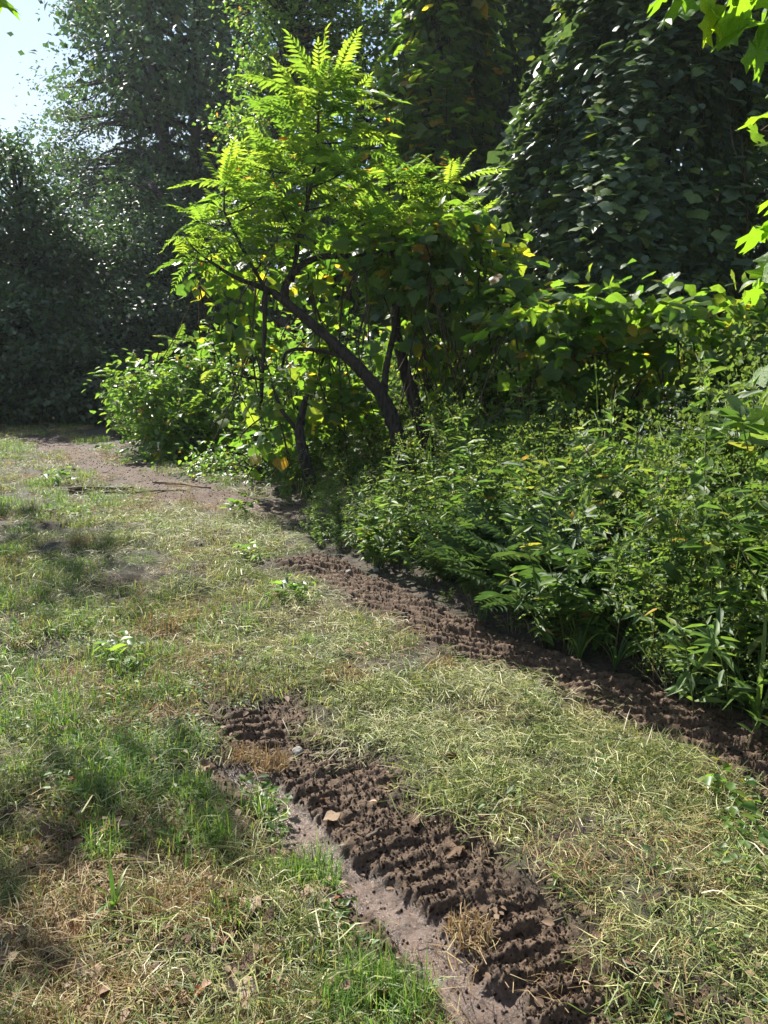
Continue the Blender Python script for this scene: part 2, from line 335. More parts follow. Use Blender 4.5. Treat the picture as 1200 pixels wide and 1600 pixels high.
c1 = mixc(attr('earth'), c0, earth.outputs[0]); c2 = mixc(attr('mud'), c1, mud.outputs[0]); c3 = mixc(attr('wet'), c2, wet.outputs[0])
l.new(c3, b.inputs['Base Color'])
rg = n.new('ShaderNodeMapRange'); rg.inputs['To Min'].default_value = .9; rg.inputs['To Max'].default_value = .24; l.new(attr('wet'), rg.inputs['Value']); l.new(rg.outputs[0], b.inputs['Roughness'])
bp = n.new('ShaderNodeBump'); bp.inputs['Strength'].default_value = .7; bp.inputs['Distance'].default_value = .02
l.new(noise(70, 8, .7), bp.inputs['Height']); l.new(bp.outputs[0], b.inputs['Normal'])
ground = ob('ground', new_mesh('ground', np.c_[gx, gy, gz], QF, m_ground,
            {'mud': np.clip(np.maximum(np.maximum(K['ma'], K['mb']), K['mg'] * .95), 0, 1), 'wet': K['mw'], 'earth': np.clip(K['me'], 0, 1)}, smooth=True))
tag(ground, 'mown and rutted ground of the clearing with wet wheel tracks', kind='structure')

def on_ground(x, y): return height(np.atleast_1d(x), np.atleast_1d(y), None, True)

# ------------------------------------------------------------------ instanced ground cover ("stuff")
def scatter_stuff(name, label, variants, pts, rot, scl, seed=0):
    V = np.asarray(pts, np.float32)
    me = bpy.data.meshes.new(name); me.vertices.add(len(V)); me.vertices.foreach_set('co', V.ravel())
    a = me.attributes.new('rot', 'FLOAT_VECTOR', 'POINT'); a.data.foreach_set('vector', np.ascontiguousarray(rot, np.float32).ravel())
    a = me.attributes.new('scl', 'FLOAT', 'POINT'); a.data.foreach_set('value', np.ascontiguousarray(scl, np.float32))
    a = me.attributes.new('vid', 'INT', 'POINT'); a.data.foreach_set('value', np.random.default_rng(seed).integers(0, len(variants), len(V)).astype(np.int32))
    o = ob(name, me); tag(o, label, None, None, 'stuff')
    ng = bpy.data.node_groups.new(name, 'GeometryNodeTree')
    ng.interface.new_socket('Geometry', in_out='INPUT', socket_type='NodeSocketGeometry'); ng.interface.new_socket('Geometry', in_out='OUTPUT', socket_type='NodeSocketGeometry')
    N, L = ng.nodes, ng.links
    gi = N.new('NodeGroupInput'); go = N.new('NodeGroupOutput')
    gti = N.new('GeometryNodeGeometryToInstance')
    for vm in reversed(variants):
        src = bpy.data.objects.new(name + '_source', vm)
        oi = N.new('GeometryNodeObjectInfo'); oi.inputs['Object'].default_value = src
        L.new(oi.outputs['Geometry'], gti.inputs[0])
    iop = N.new('GeometryNodeInstanceOnPoints'); iop.inputs['Pick Instance'].default_value = True
    def na(nm, t):
        k = N.new('GeometryNodeInputNamedAttribute'); k.data_type = t; k.inputs['Name'].default_value = nm; return k.outputs['Attribute']
    e2r = N.new('FunctionNodeEulerToRotation'); L.new(na('rot', 'FLOAT_VECTOR'), e2r.inputs[0])
    L.new(gi.outputs[0], iop.inputs['Points']); L.new(gti.outputs[0], iop.inputs['Instance'])
    L.new(na('vid', 'INT'), iop.inputs['Instance Index']); L.new(e2r.outputs[0], iop.inputs['Rotation']); L.new(na('scl', 'FLOAT'), iop.inputs['Scale'])
    L.new(iop.outputs[0], go.inputs[0])
    md = o.modifiers.new('scatter', 'NODES'); md.node_group = ng
    return o

def strands(rng, n, rad, lmin, lmax, w, lift, mat_, kind='flat'):
    """thin blades: 'flat' lie criss-cross, 'up' grow from the ground and arch over"""
    r = rad * np.sqrt(rng.random(n)); a = rng.random(n) * 2 * np.pi
    p0 = np.c_[r * np.cos(a), r * np.sin(a), np.zeros(n)]
    L = rng.uniform(lmin, lmax, n); az = rng.random(n) * 2 * np.pi
    d = np.c_[np.cos(az), np.sin(az), np.zeros(n)]
    if kind == 'flat':
        z0 = rng.random(n) * lift; el = rng.normal(0, .16, n)
        p0 = p0 - d * L[:, None] / 2; p0[:, 2] = z0
        bend = rng.normal(0, .12, (n, 1)) * np.c_[-d[:, 1], d[:, 0], np.zeros(n)]
        p1 = p0 + (d * .5 + bend) * L[:, None]; p1[:, 2] = z0 + np.abs(np.sin(el)) * L * .5 + .004
        p2 = p0 + d * L[:, None]; p2[:, 2] = np.maximum(.002, z0 + np.sin(el) * L * .35)
        side = np.c_[-d[:, 1], d[:, 0], rng.normal(0, .6, n)]
    elif kind == 'tangle':                                       # a loose heap: lift is its height
        q = np.sqrt(rng.random(n)); p0 = np.c_[rad * q * np.cos(a), rad * q * np.sin(a), lift * rng.random(n) * (1.05 - q ** 2)]
        el = rng.normal(0, .42, n); d = np.c_[np.cos(az) * np.cos(el), np.sin(az) * np.cos(el), np.sin(el)]
        p1 = p0 + d * L[:, None] * .5 + rng.normal(0, .06, (n, 3)) * L[:, None]; p2 = p0 + d * L[:, None] + np.array([0, 0, -.18]) * L[:, None]
        p0[:, 2] = np.maximum(p0[:, 2], .001); p2[:, 2] = np.maximum(p2[:, 2], .0)
        side = np.cross(d, rng.normal(0, 1, (n, 3)))
    else:
        t = rng.uniform(*lift, n)[:, None]                       # how far the blade leans
        up = np.array([[0, 0, 1.]])
        p1 = p0 + (up * np.sqrt(1 - .3 * t) + d * t * .45) * L[:, None] * .5
        p2 = p1 + (up * (1 - 1.35 * t) + d * t) * L[:, None] * .5
        side = np.c_[-d[:, 1], d[:, 0], np.zeros(n)]
    side = unit(side) * (w * rng.uniform(.6, 1.3, n))[:, None] * .5
    V = np.stack([p0 - side, p0 + side, p1 - side * .9, p1 + side * .9, p2], 1).reshape(-1, 3)
    F = np.array([(0, 1, 3), (0, 3, 2), (2, 3, 4)])[None] + (np.arange(n) * 5)[:, None, None]
    return V, F.reshape(-1, 3), np.repeat(rng.random(n) * .999, 5)
def strand_mesh(name, rng, mat_, specs):
    mb = MB()
    for s in specs: mb.add(*strands(rng, *s[:6], mat_, s[6]))
    return mb.mesh(name, mat_)
def small_weed(rng, mat_, n=16, rad=.08, h=.08, size=.03, shape=LEAF4):
    r = rad * np.sqrt(rng.random(n)); a = rng.random(n) * 2 * np.pi
    pos = np.c_[r * np.cos(a), r * np.sin(a), rng.uniform(.2, 1, n) * h]
    az = rng.random(n) * 2 * np.pi
    d = np.c_[np.cos(az), np.sin(az), rng.normal(-.05, .3, n)]; nn = np.c_[rng.normal(0, .35, (n, 2)), np.ones(n)]
    mb = MB(); mb.add(*place(*shape, frames(d, nn), pos, size * rng.uniform(.6, 1.3, n), rng.random(n) * .999))
    k = max(3, n // 4)
    mb.add(*strands(rng, k, rad * .6, h * .7, h * 1.1, .003, (.1, .5), mat_, 'up'))
    return mb.mesh('small_weed', mat_)

def region_points(n, ymin, ymax, xr, fn, seed, power=1.6):
    """random ground points, thinning with distance; fn(x, y, masks) -> probability"""
    rng = np.random.default_rng(seed)
    u = rng.random(n); y = (ymin ** (1 - power) + u * (ymax ** (1 - power) - ymin ** (1 - power))) ** (1 / (1 - power))
    x = rng.uniform(-1, 1, n) * (xr * y + .5)
    k = masks(x, y); keep = rng.random(n) < fn(x, y, k)
    x, y = x[keep], y[keep]
    k = {q: v[keep] for q, v in k.items()}
    return x, y, height(x, y, k, False), k, rng
def hayness(x, y, k):                                            # cut swath right of the near rut and between the tracks
    s = sstep(-.1, .5, -k['sa'] + .5 * (fbm(x * 1.2, y * 1.2, 71) - .5)) * (y < 12)
    far = sstep(3.6, 4.6, y)
    band = np.clip(1 - np.abs(x + .55 + .18 * (y - 5)) / 2.2, 0, 1)
    return np.clip(np.where(y < 3.7, s, s * (1 - far) + far * band), 0, 1)
def no_mud(k): return (.2 + .8 * sstep(.20, .44, np.abs(k['sa']) + .1 * k['wob'] + 9 * (k['la'] <= .02))) * (.10 + .90 * sstep(.22, .40, np.abs(k['sb']) + .1 * k['wob'] + 9 * (k['lb'] <= .02))) * (.1 + .9 * sstep(.16, .3, np.abs(k['sw']) + 9 * (k['lw'] <= .02))) * (1 - .7 * k['ma']) * (1 - k['mw']) * (1 - .95 * k['mg']) * (1 - .97 * k['mb']) * (1 - .92 * np.clip(k['me'], 0, 1))
LUSHB = [(600, 1540, .22), (640, 1590, .16), (465, 1365, .14), (100, 1110, .5), (30, 1130, .4), (410, 1250, .16), (40, 790, 1.0), (15, 950, .7), (330, 1290, .22), (190, 1040, .3), (60, 700, 1.3), (450, 930, .4), (560, 1000, .4)]
def lushy(x, y):
    q = 0
    for u, v, r in LUSHB:
        c = G(u, v); q = np.maximum(q, .9 * np.exp(-((x - c[0]) ** 2 + (y - c[1]) ** 2) / (r * r)))
    return np.where(q > .3, q, 0)
def bare(x, y):                                                  # worn soil with leaf litter, lower left
    return np.clip(1.15 - np.hypot((x + 1.0) / .85, (y - 1.95) / .55), 0, 1) + .8 * sstep(.55, .68, fbm(x * 1.5 + 4, y * 1.5, 90)) * (x < -.2)
def inside(k): return (1 - sstep(-.32, .0, k['bo'] + .12 * k['wob']))

hay_v = [strand_mesh('hay_patch', np.random.default_rng(100 + i), M_HAY, [(90, .14, .02, .09, .0021, .05, 'flat'), (14, .1, .03, .08, .0022, (.3, 1.1), 'up'), (6, .15, .09, .17, .0024, .05, 'flat')]) for i in range(5)]
ghay_v = [strand_mesh('clipping_patch', np.random.default_rng(120 + i), M_GHAY, [(80, .15, .02, .10, .0026, .03, 'flat'), (14, .14, .03, .08, .0035, (.3, 1.0), 'up')]) for i in range(5)]
tang_v = [strand_mesh('hay_heap', np.random.default_rng(130 + i), M_GHAY if i % 2 else M_HAY, [(70, .10, .03, .11, .0024, .055, 'tangle'), (14, .09, .04, .10, .0024, (.3, 1.1), 'up')]) for i in range(6)]
live_v = [strand_mesh('grass_patch', np.random.default_rng(140 + i), M_GRASS, [(60, .10, .04, .12, .0024, (.3, 1.05), 'up')]) for i in range(5)]
lush_v = [strand_mesh('lush_patch', np.random.default_rng(150 + i), M_LUSH, [(60, .09, .05, .13, .0028, (.25, 1.0), 'up')]) for i in range(4)]
dead_v = [strand_mesh('dead_patch', np.random.default_rng(160 + i), M_BROWN, [(36, .13, .04, .13, .0022, .02, 'flat'), (26, .08, .03, .08, .0022, (.1, .7), 'up')]) for i in range(4)]
weed_v = [small_weed(np.random.default_rng(170 + i), M_WEED, 18, .07, .06, .020) for i in range(4)]
bit_v = []
for i in range(4):
    rng = np.random.default_rng(180 + i); N_ = 9
    d = np.c_[rng.normal(0, 1, (N_, 2)), rng.normal(0, .2, N_)]; nn = np.c_[rng.normal(0, .3, (N_, 2)), np.ones(N_)]
    mb = MB().add(*place(*LEAF4, frames(d, nn), np.c_[rng.uniform(-.15, .15, (N_, 2)), np.full(N_, .012)], rng.uniform(.01, .035, N_), rng.random(N_) * .999))
    bit_v.append(mb.mesh('litter_bits', M_LITTER))

def do_scatter(name, label, var, n, yr, xr, fn, seed, smin, smax, dz=0.0, tilt=.12, power=.7, grow=.05):
    x, y, z, k, rng = region_points(n, *yr, xr, fn, seed, power)
    rot = np.c_[rng.normal(0, tilt, (len(x), 2)), rng.random(len(x)) * 6.283]
    s = rng.uniform(smin, smax, len(x)) * (1 + grow * y)
    return scatter_stuff(name, label, var, np.c_[x, y, z + dz], rot, s, seed)
pat = lambda x, y, sc, sd, a, b: sstep(a, b, fbm(x * sc, y * sc, sd))
do_scatter('hay', 'pale mown hay strewn in a criss-cross layer between the wheel tracks', hay_v, 8000, (1.2, 20), .75,
           lambda x, y, k: (.05 + .95 * hayness(x, y, k)) * no_mud(k) * inside(k) * (.08 + .92 * pat(x, y, 1.3, 81, .40, .62)) * (.08 + .92 * pat(x, y, 4.5, 91, .40, .56)), 201, .75, 1.25)
do_scatter('grass_clippings', 'yellow-green grass clippings lying over the cleared ground', ghay_v, 12000, (1.2, 24), .75,
           lambda x, y, k: (.22 + .6 * hayness(x, y, k)) * no_mud(k) * inside(k) * (.1 + .9 * pat(x, y, 1.9, 82, .42, .6)) * (.1 + .9 * pat(x, y, 4.8, 92, .40, .56)), 202, .7, 1.3)
do_scatter('clipping_heaps', 'loose tangled heaps of half-dry clippings', tang_v, 10000, (1.2, 22), .75,
           lambda x, y, k: (.22 + .78 * hayness(x, y, k)) * no_mud(k) * inside(k) * pat(x, y, 4.2, 94, .45, .55), 209, .6, 1.5)
do_scatter('mown_grass', 'short green grass growing on the left of the clearing', live_v, 15000, (1.2, 26), .75,
           lambda x, y, k: (1 - .9 * hayness(x, y, k)) * no_mud(k) * inside(k) * np.clip(1 - bare(x, y), .06, 1) * pat(x, y, 1.6, 83, .42, .60) * (.2 + .8 * pat(x, y, 5, 93, .4, .56)), 203, .6, 1.15)
do_scatter('lush_grass', 'bright lush grass in patches beside the wet track', lush_v, 9000, (1.2, 26), .75,
           lambda x, y, k: (1 - hayness(x, y, k)) * no_mud(k) * inside(k) * np.maximum(np.clip(1 - bare(x, y), .0, 1) * pat(x, y, 1.1, 84, .54, .68), lushy(x, y)), 204, .7, 1.2)
do_scatter('dry_grass', 'brown dry grass stubble among the green', dead_v, 10000, (1.2, 24), .75,
           lambda x, y, k: (1 - .75 * hayness(x, y, k)) * (.03 + .97 * no_mud(k)) * (1 - k['mw']) * inside(k) * pat(x, y, 1.4, 85, .45, .62), 205, .7, 1.2)
do_scatter('low_weeds', 'small broad-leaved weeds growing flat in the grass', weed_v, 6000, (1.2, 24), .75,
           lambda x, y, k: (1 - .8 * hayness(x, y, k)) * no_mud(k) * inside(k) * pat(x, y, 1.1, 86, .5, .66), 206, .6, 1.3)
do_scatter('leaf_litter', 'scraps of brown leaf and chaff scattered over the ground', bit_v, 9000, (1.2, 22), .75,
           lambda x, y, k: (1 - .97 * k['mw']) * (.1 + .9 * no_mud(k)) * inside(k) * (1 - .8 * hayness(x, y, k)) * (.15 + .4 * pat(x, y, 1.2, 87, .45, .65) + .5 * bare(x, y) * (y < 4)), 207, .6, 1.2)
clod_v = []
for i in range(4):
    rng = np.random.default_rng(190 + i)
    import bmesh
    bmm = bmesh.new(); bmesh.ops.create_icosphere(bmm, subdivisions=2, radius=1)
    V = np.array([v.co for v in bmm.verts]); F = np.array([[v.index for v in f.verts] for f in bmm.faces]); bmm.free()
    V = V * (.7 + .6 * rng.random((len(V), 1))) * np.array([1, .8, .65])
    clod_v.append(MB().add(V, F).mesh('clod', M_CLOD))
def rut_clods(name, label, poly, wid, n, seed):
    rng = np.random.default_rng(seed); sg = np.linalg.norm(np.diff(poly, axis=0), axis=1); near = 1 / np.maximum(1.5, np.hypot(poly[:-1, 0], poly[:-1, 1]))
    i = rng.choice(len(sg), n, p=sg * near / (sg * near).sum()); t = rng.random(n)[:, None]
    q = poly[i] * (1 - t) + poly[i + 1] * t + rng.normal(0, wid, (n, 2)); x, y = q[:, 0], q[:, 1]; k = masks(x, y)
    ok = (rng.random(n) < 1 - .86 * k['mw']) & (y > 1.2); x, y = x[ok], y[ok]; k = {a: b[ok] for a, b in k.items()}
    s = .0022 * (1 + rng.pareto(2.4, len(x))); s = np.minimum(s, .006) * (1 + .06 * y)
    return scatter_stuff(name, label, clod_v, np.c_[x, y, height(x, y, k) + s * .1], rng.uniform(0, 6.28, (len(x), 3)), s, seed)
rut_clods('mud_clods', 'crumbled dark clods on the ridges of the near wheel track', RUT_A, .20, 11000, 208)
rut_clods('mud_clods', 'crumbled dark clods along the far wheel track', RUT_B, .18, 5000, 209)
rut_clods('soil_crumbs', 'crumbs of soil on the bare earth at the bend', EARTH, .6, 5000, 210)

# ------------------------------------------------------------------ generators for plants
def blob_leaves(rng, blobs, n, size, clump=.35, flat=.5, shell=.5, up=.9, droop=.3, kper=55):
    """leaves in sprays spread through ellipsoids: blobs = [(centre, radii)] -> pos, frames, size, spray centres"""
    w = np.array([np.prod(b[1]) ** (2 / 3) for b in blobs]); w = w / w.sum()
    pos, d, nn, cs = [], [], [], []
    for (c, r), wi in zip(blobs, w):
        m = max(20, int(n * wi)); kc = max(3, m // kper)
        dr = unit(rng.normal(0, 1, (kc, 3))); rr = shell + (1 - shell) * rng.random(kc) ** .6
        cc = c + dr * rr[:, None] * np.asarray(r)
        ci = rng.integers(0, kc, m)
        sprs = rng.uniform(.5, 1.4, kc)
        q = cc[ci] + rng.normal(0, 1, (m, 3)) * np.array([clump, clump, clump * flat]) * sprs[ci][:, None]
        outw = unit((q - c) / np.asarray(r))
        pos.append(q); cs.append(cc)
        d.append(outw * np.array([1, 1, .3]) + rng.normal(0, .7, (m, 3)) + np.array([0, 0, -droop]))
        nn.append(np.array([0, 0, up]) + .5 * outw + rng.normal(0, .42, (m, 3)))
    pos = np.vstack(pos)
    return pos, frames(np.vstack(d), np.vstack(nn)), size * rng.uniform(.65, 1.3, len(pos)), np.vstack(cs)

def limbs(mb, rng, lines, targets, r0=.05, frac=.5, sides=4):
    pts = np.vstack([catmull(l, 24) for l in lines])
    for t in targets:
        if rng.random() > frac: continue
        dd = np.linalg.norm(pts - t, axis=1) + 1.2 * np.maximum(0, pts[:, 2] - t[2] + .3)
        s = pts[np.argmin(dd)]; L = np.linalg.norm(t - s)
        if L < .15: continue
        mid = (s + t) / 2 + rng.normal(0, .10, 3) * L + np.array([0, 0, .08 * L])
        mb.add(*tube([s, mid, t], [r0 * (.4 + .25 * min(L, 3)), r0 * .45, r0 * .12], sides, 6))

def tree(name, label, cat, base, trunks, blobs, n, size, lm, seed, shape=LEAF2, bark=M_TRUNK, group=None, r0=.06, frac=.5, **kw):
    rng = np.random.default_rng(seed); base = np.asarray(base, float)
    root = empty(name, base, label, cat, group)
    for pts, rad in trunks:
        ob('trunk', MB().add(*tube(pts, rad, 8, max(10, len(pts) * 5), .07, rng)).mesh('trunk', bark, base, True), root)
    pos, M, s, cs = blob_leaves(rng, blobs, n, size, **kw)
    mb = MB(); limbs(mb, rng, [t[0] for t in trunks], cs, r0, frac)
    if mb.n: ob('limbs', mb.mesh('limbs', bark, base, True), root)
    W, F, A = place(*shape, M, pos, s, rng.random(len(pos)) * .999)
    crown = ob('crown', MB().add(W, F, A).mesh('crown', lm, base), root)
    return root
def copy_tree(o, loc, rz, sc, label=None):
    c = o.copy(); COL.objects.link(c); c.location = loc; c.rotation_euler = (0, 0, rz); c.scale = (sc, sc, sc)
    if label: c['label'] = label
    for ch in o.children:
        k = ch.copy(); COL.objects.link(k); k.parent = c
    return c
def pblobs(lst, z, squash=1.0):                                  # (u, v, ru, rv, depth offset) of what is seen -> ellipsoids at their distance
    out_ = []
    for u, v, ru, rv, dz in lst:
        zz = z + dz; k = zz / 1200.0
        out_.append((P(u, v, zz), np.array([ru * k, ru * k * squash, rv * k])))
    return out_
def pline(lst, z): return [P(a[0], a[1], z + (a[2] if len(a) > 2 else 0)) for a in lst]

# ------------------------------------------------------------------ the air
m_haze, n, l, b, out = mat('haze_air'); n.remove(b)
pv = n.new('ShaderNodeVolumePrincipled'); pv.inputs['Color'].default_value = (.86, .93, 1, 1); pv.inputs['Density'].default_value = .0004; pv.inputs['Anisotropy'].default_value = .35
l.new(pv.outputs[0], out.inputs['Volume'])
hx, hy0, hy1, hz0, hz1 = 260, -60, 220, -1.5, 34
hv = np.array([(x, y, z) for z in (hz0, hz1) for y in (hy0, hy1) for x in (-hx, hx)], float)
tag(ob('haze', new_mesh('haze', hv, np.array([(0, 2, 3, 1), (4, 5, 7, 6), (0, 1, 5, 4), (2, 6, 7, 3), (0, 4, 6, 2), (1, 3, 7, 5)]), m_haze)), 'thin summer haze hanging in the clearing', kind='stuff')

# ------------------------------------------------------------------ the far woods
g = lambda x, y: np.array([x, y, 0.0])
zt = 36.0
tree('tall_tree', 'tall thin-crowned tree with twin dark trunks rising against the sky', 'tree', P(300, 610, zt),
     [(pline([(300, 615), (288, 470), (272, 330), (255, 200), (232, 60), (215, -120)], zt - 4.4), [.42, .36, .30, .24, .18, .10]),
      (pline([(318, 615), (322, 440), (330, 250), (346, 120), (352, 0), (350, -140)], zt - 4.6), [.45, .36, .30, .25, .2, .1]),
      (pline([(333, 235), (352, 170), (378, 95), (392, -20)], zt - 4.7), [.2, .17, .13, .08])],
     pblobs([(150, 110, 80, 110, 0), (250, 60, 110, 120, 2.5), (190, 250, 120, 90, -1), (340, 90, 90, 130, 2.5), (280, 210, 110, 110, 3), (130, 330, 70, 70, 0),
             (240, -60, 160, 110, 1.5), (330, 330, 100, 80, 3), (150, 10, 60, 60, 1), (100, 220, 35, 50, 0), (230, 400, 120, 70, 2), (120, 400, 90, 70, 2)], zt, 1.1),
     60000, .165, M_TALL, 11, clump=.5, kper=120, r0=.13, frac=.5)
zu = 21.0
tree('understory_tree', 'dark rounded tree at the left end of the clearing, sky above it', 'tree', P(40, 655, zu),
     [(pline([(40, 660), (45, 500), (30, 320)], zu), [.16, .12, .05])],
     pblobs([(20, 300, 60, 80, 0), (60, 400, 85, 90, .5), (0, 450, 90, 120, 0), (30, 545, 100, 90, -1), (110, 590, 70, 60, -1.5), (-60, 600, 80, 60, -1)], zu), 26000, .165, M_DARK, 12, LEAF2, clump=.38)
tree('understory_tree', 'dark spreading maple under the tall twin-trunked tree', 'tree', P(165, 652, zu + 2),
     [(pline([(165, 655), (170, 560), (200, 440), (190, 360)], zu + 2), [.17, .13, .08, .04]), (pline([(172, 560), (140, 470), (120, 400)], zu + 2), [.1, .07, .04])],
     pblobs([(150, 420, 90, 80, 0), (190, 520, 110, 70, -1), (110, 560, 80, 70, -1.5), (230, 450, 80, 80, 1)], zu + 2), 24000, .165, M_DARK, 13, LEAF2, clump=.42)
tree('understory_tree', 'slender dark tree behind the bushes where the track bends', 'tree', P(262, 640, zu + 4),
     [(pline([(250, 645), (250, 520), (262, 400), (250, 300)], zu + 4), [.16, .12, .08, .04])],
     pblobs([(270, 410, 80, 80, 0), (260, 560, 90, 60, -1), (330, 470, 80, 100, 0), (230, 350, 70, 70, 2)], zu + 4), 20000, .175, M_DARK, 14, LEAF2, clump=.4)
tree('young_tree', 'thin sunlit young tree glimpsed through the dark trees at left', 'tree', P(205, 640, 29), [(pline([(215, 640), (210, 480), (205, 400)], 29), [.07, .05, .02])],
     pblobs([(200, 400, 45, 22, 0), (175, 410, 30, 16, 0), (110, 540, 26, 16, -3), (100, 560, 20, 20, -3)], 29), 2200, .16, M_LIGHT, 17, LEAF2, clump=.3)
tree('leafy_tree', 'lighter green tree with sunlit leaves right behind the sumac top', 'tree', P(440, 600, 19),
     [(pline([(450, 610), (445, 420), (430, 250), (440, 100), (450, -60)], 19), [.2, .17, .13, .1, .06])],
     pblobs([(430, 70, 65, 85, 0), (400, 190, 45, 70, 0), (500, 20, 80, 70, .5), (470, 170, 80, 100, 1), (440, 320, 90, 90, 1), (560, 60, 60, 80, 0), (470, -70, 110, 80, 0)], 19),
     24000, .125, M_LIGHT, 15, LEAF2, clump=.36)
tree('leafy_tree', 'dark bushy tree filling the woods behind the sumac', 'tree', P(520, 620, 22),
     [(pline([(520, 625), (520, 420), (560, 200), (560, 0)], 22), [.25, .2, .14, .08])],
     pblobs([(480, 420, 130, 110, 0), (600, 400, 130, 130, 1), (560, 550, 170, 70, 0), (400, 540, 110, 90, 2), (640, 250, 100, 110, 2)], 22), 17000, .19, M_DARK, 16, LEAF2, clump=.42)
for i, (u, v, z_, lab) in enumerate([(20, 625, 19.5, 'dark low bush at the far left foot of the trees'), (110, 630, 20.5, 'dark bush under the rounded tree at the end of the clearing'), (190, 628, 20, 'dark bush in the shade behind the bend of the track'),
                                      (-80, 625, 19, 'dark bush just past the left edge of the picture'), (260, 620, 21.5, 'dark bush half hidden behind the pale thicket')]):
    tree('bush', lab, 'bush', P(u, 660, z_), [(pline([(u, 662), (u + 8, v)], z_), [.05, .02])], pblobs([(u, v, 55, 32, 0), (u + 30, v - 25, 40, 30, .4), (u - 30, v + 8, 40, 24, -.3)], z_), 2600, .14, M_DARK, 90 + i, clump=.28, r0=.03)
# woods beyond: three kinds, repeated
protos = []
for s in range(3):
    rng = np.random.default_rng(300 + s); H = [15, 18, 13][s]
    lines = [([g(0, 0), np.array([.3, .1, H * .4]), np.array([-.2, .2, H * .85])], [.28, .2, .05])]
    bl = [(np.array([rng.normal(0, 1.6), rng.normal(0, 1.6), H * f]), np.array([2.3, 2.3, 1.7]) * (1.15 - .5 * abs(f - .55))) for f in (.14, .26, .38, .48, .6, .7, .8, .92) for _ in (0, 1)]
    protos.append(tree('woodland_tree', 'dark woodland tree standing in the woods round the clearing', 'tree', (0, 0, 0), lines, bl, 15000, .24, M_DARK, 400 + s, group='woodland trees around the clearing', clump=.6, r0=.09, frac=.3))
spots = [(-34, 44), (-28, 38), (-21, 47), (-14, 50), (-8, 46), (-3, 42), (2, 36), (6, 33), (10, 30), (14, 26), (5, 46), (12, 42), (18, 36), (-17, 40), (0, 55), (-26, 56), (22, 28), (9, 21), (15, 17.5),
         (-7.5, 33), (3.5, 26), (-40, 50), (8, 60), (-10, 60), (20, 50), (12.5, 14)]
rs = random.Random(5)
for i, (x, y) in enumerate(spots):
    p = protos[i % 3]; rz = rs.uniform(0, 6.28); sc = rs.uniform(.85, 1.2)
    if i < 3: p.location = (x, y, -.1); p.rotation_euler = (0, 0, rz); p.scale = (.6, .6, .6)
    else: p = copy_tree(p, (x, y, -.1), rz, sc * (.6 if x / y < -.33 else 1))
    p['label'] = ('slim', 'tall', 'low broad')[i % 3] + ' dark woodland tree ' + ('beyond the far left end of the clearing' if x / y < -.33 else 'behind the tall twin-trunked tree' if x / y < -.1 else 'in the woods behind the sumac' if x / y < .15 else 'in the woods behind the vine tower' if x / y < .45 else 'in the woods past the right edge')
# ------------------------------------------------------------------ trees beside the camera that throw shade
tree('shade_tree', 'big tree out on the left edge whose sunlit leaf tips reach into view', 'tree', g(-9.2, 11.2),
     [([g(-9.2, 11.2), np.array([-9.0, 11.1, 3]), np.array([-9.1, 10.9, 7.5])], [.22, .17, .06])],
     [(np.array([-7.2, 12.2, 7.8]), np.array([1.3, 1.2, .8])), (np.array([-8.6, 10.0, 6.6]), np.array([1.4, 1.3, .9])), (np.array([-9.8, 12.0, 7.6]), np.array([2, 1.8, 1.4])), (np.array([-7.4, 9.6, 7.4]), np.array([.8, 1.0, .6])),
      (np.array([-6.15, 11.3, 3.8]), np.array([.5, .5, .7]))],
     4200, .16, M_LIGHT, 21, LEAF4, clump=.3, bark=M_BARK)
tree('shade_tree', 'near tree on the left, out of view, dappling the foreground grass', 'tree', g(-6.6, 6.6),
     [([g(-6.6, 6.6), np.array([-6.3, 6.4, 3]), np.array([-6.5, 6.6, 8])], [.2, .15, .05]), ([np.array([-6.3, 6.4, 3.2]), np.array([-5.2, 6.7, 5.2]), np.array([-4.4, 7.7, 6.4])], [.09, .06, .03])],
     [(np.array([-4.5, 8.0, 6.3]), np.array([.9, .6, .5])), (np.array([-4.3, 6.6, 5.9]), np.array([.5, .5, .35])), (np.array([-7.0, 6.6, 7.2]), np.array([1.3, 1.3, .9]))],
     620, .15, M_LIGHT, 22, LEAF4, clump=.2, bark=M_BARK)

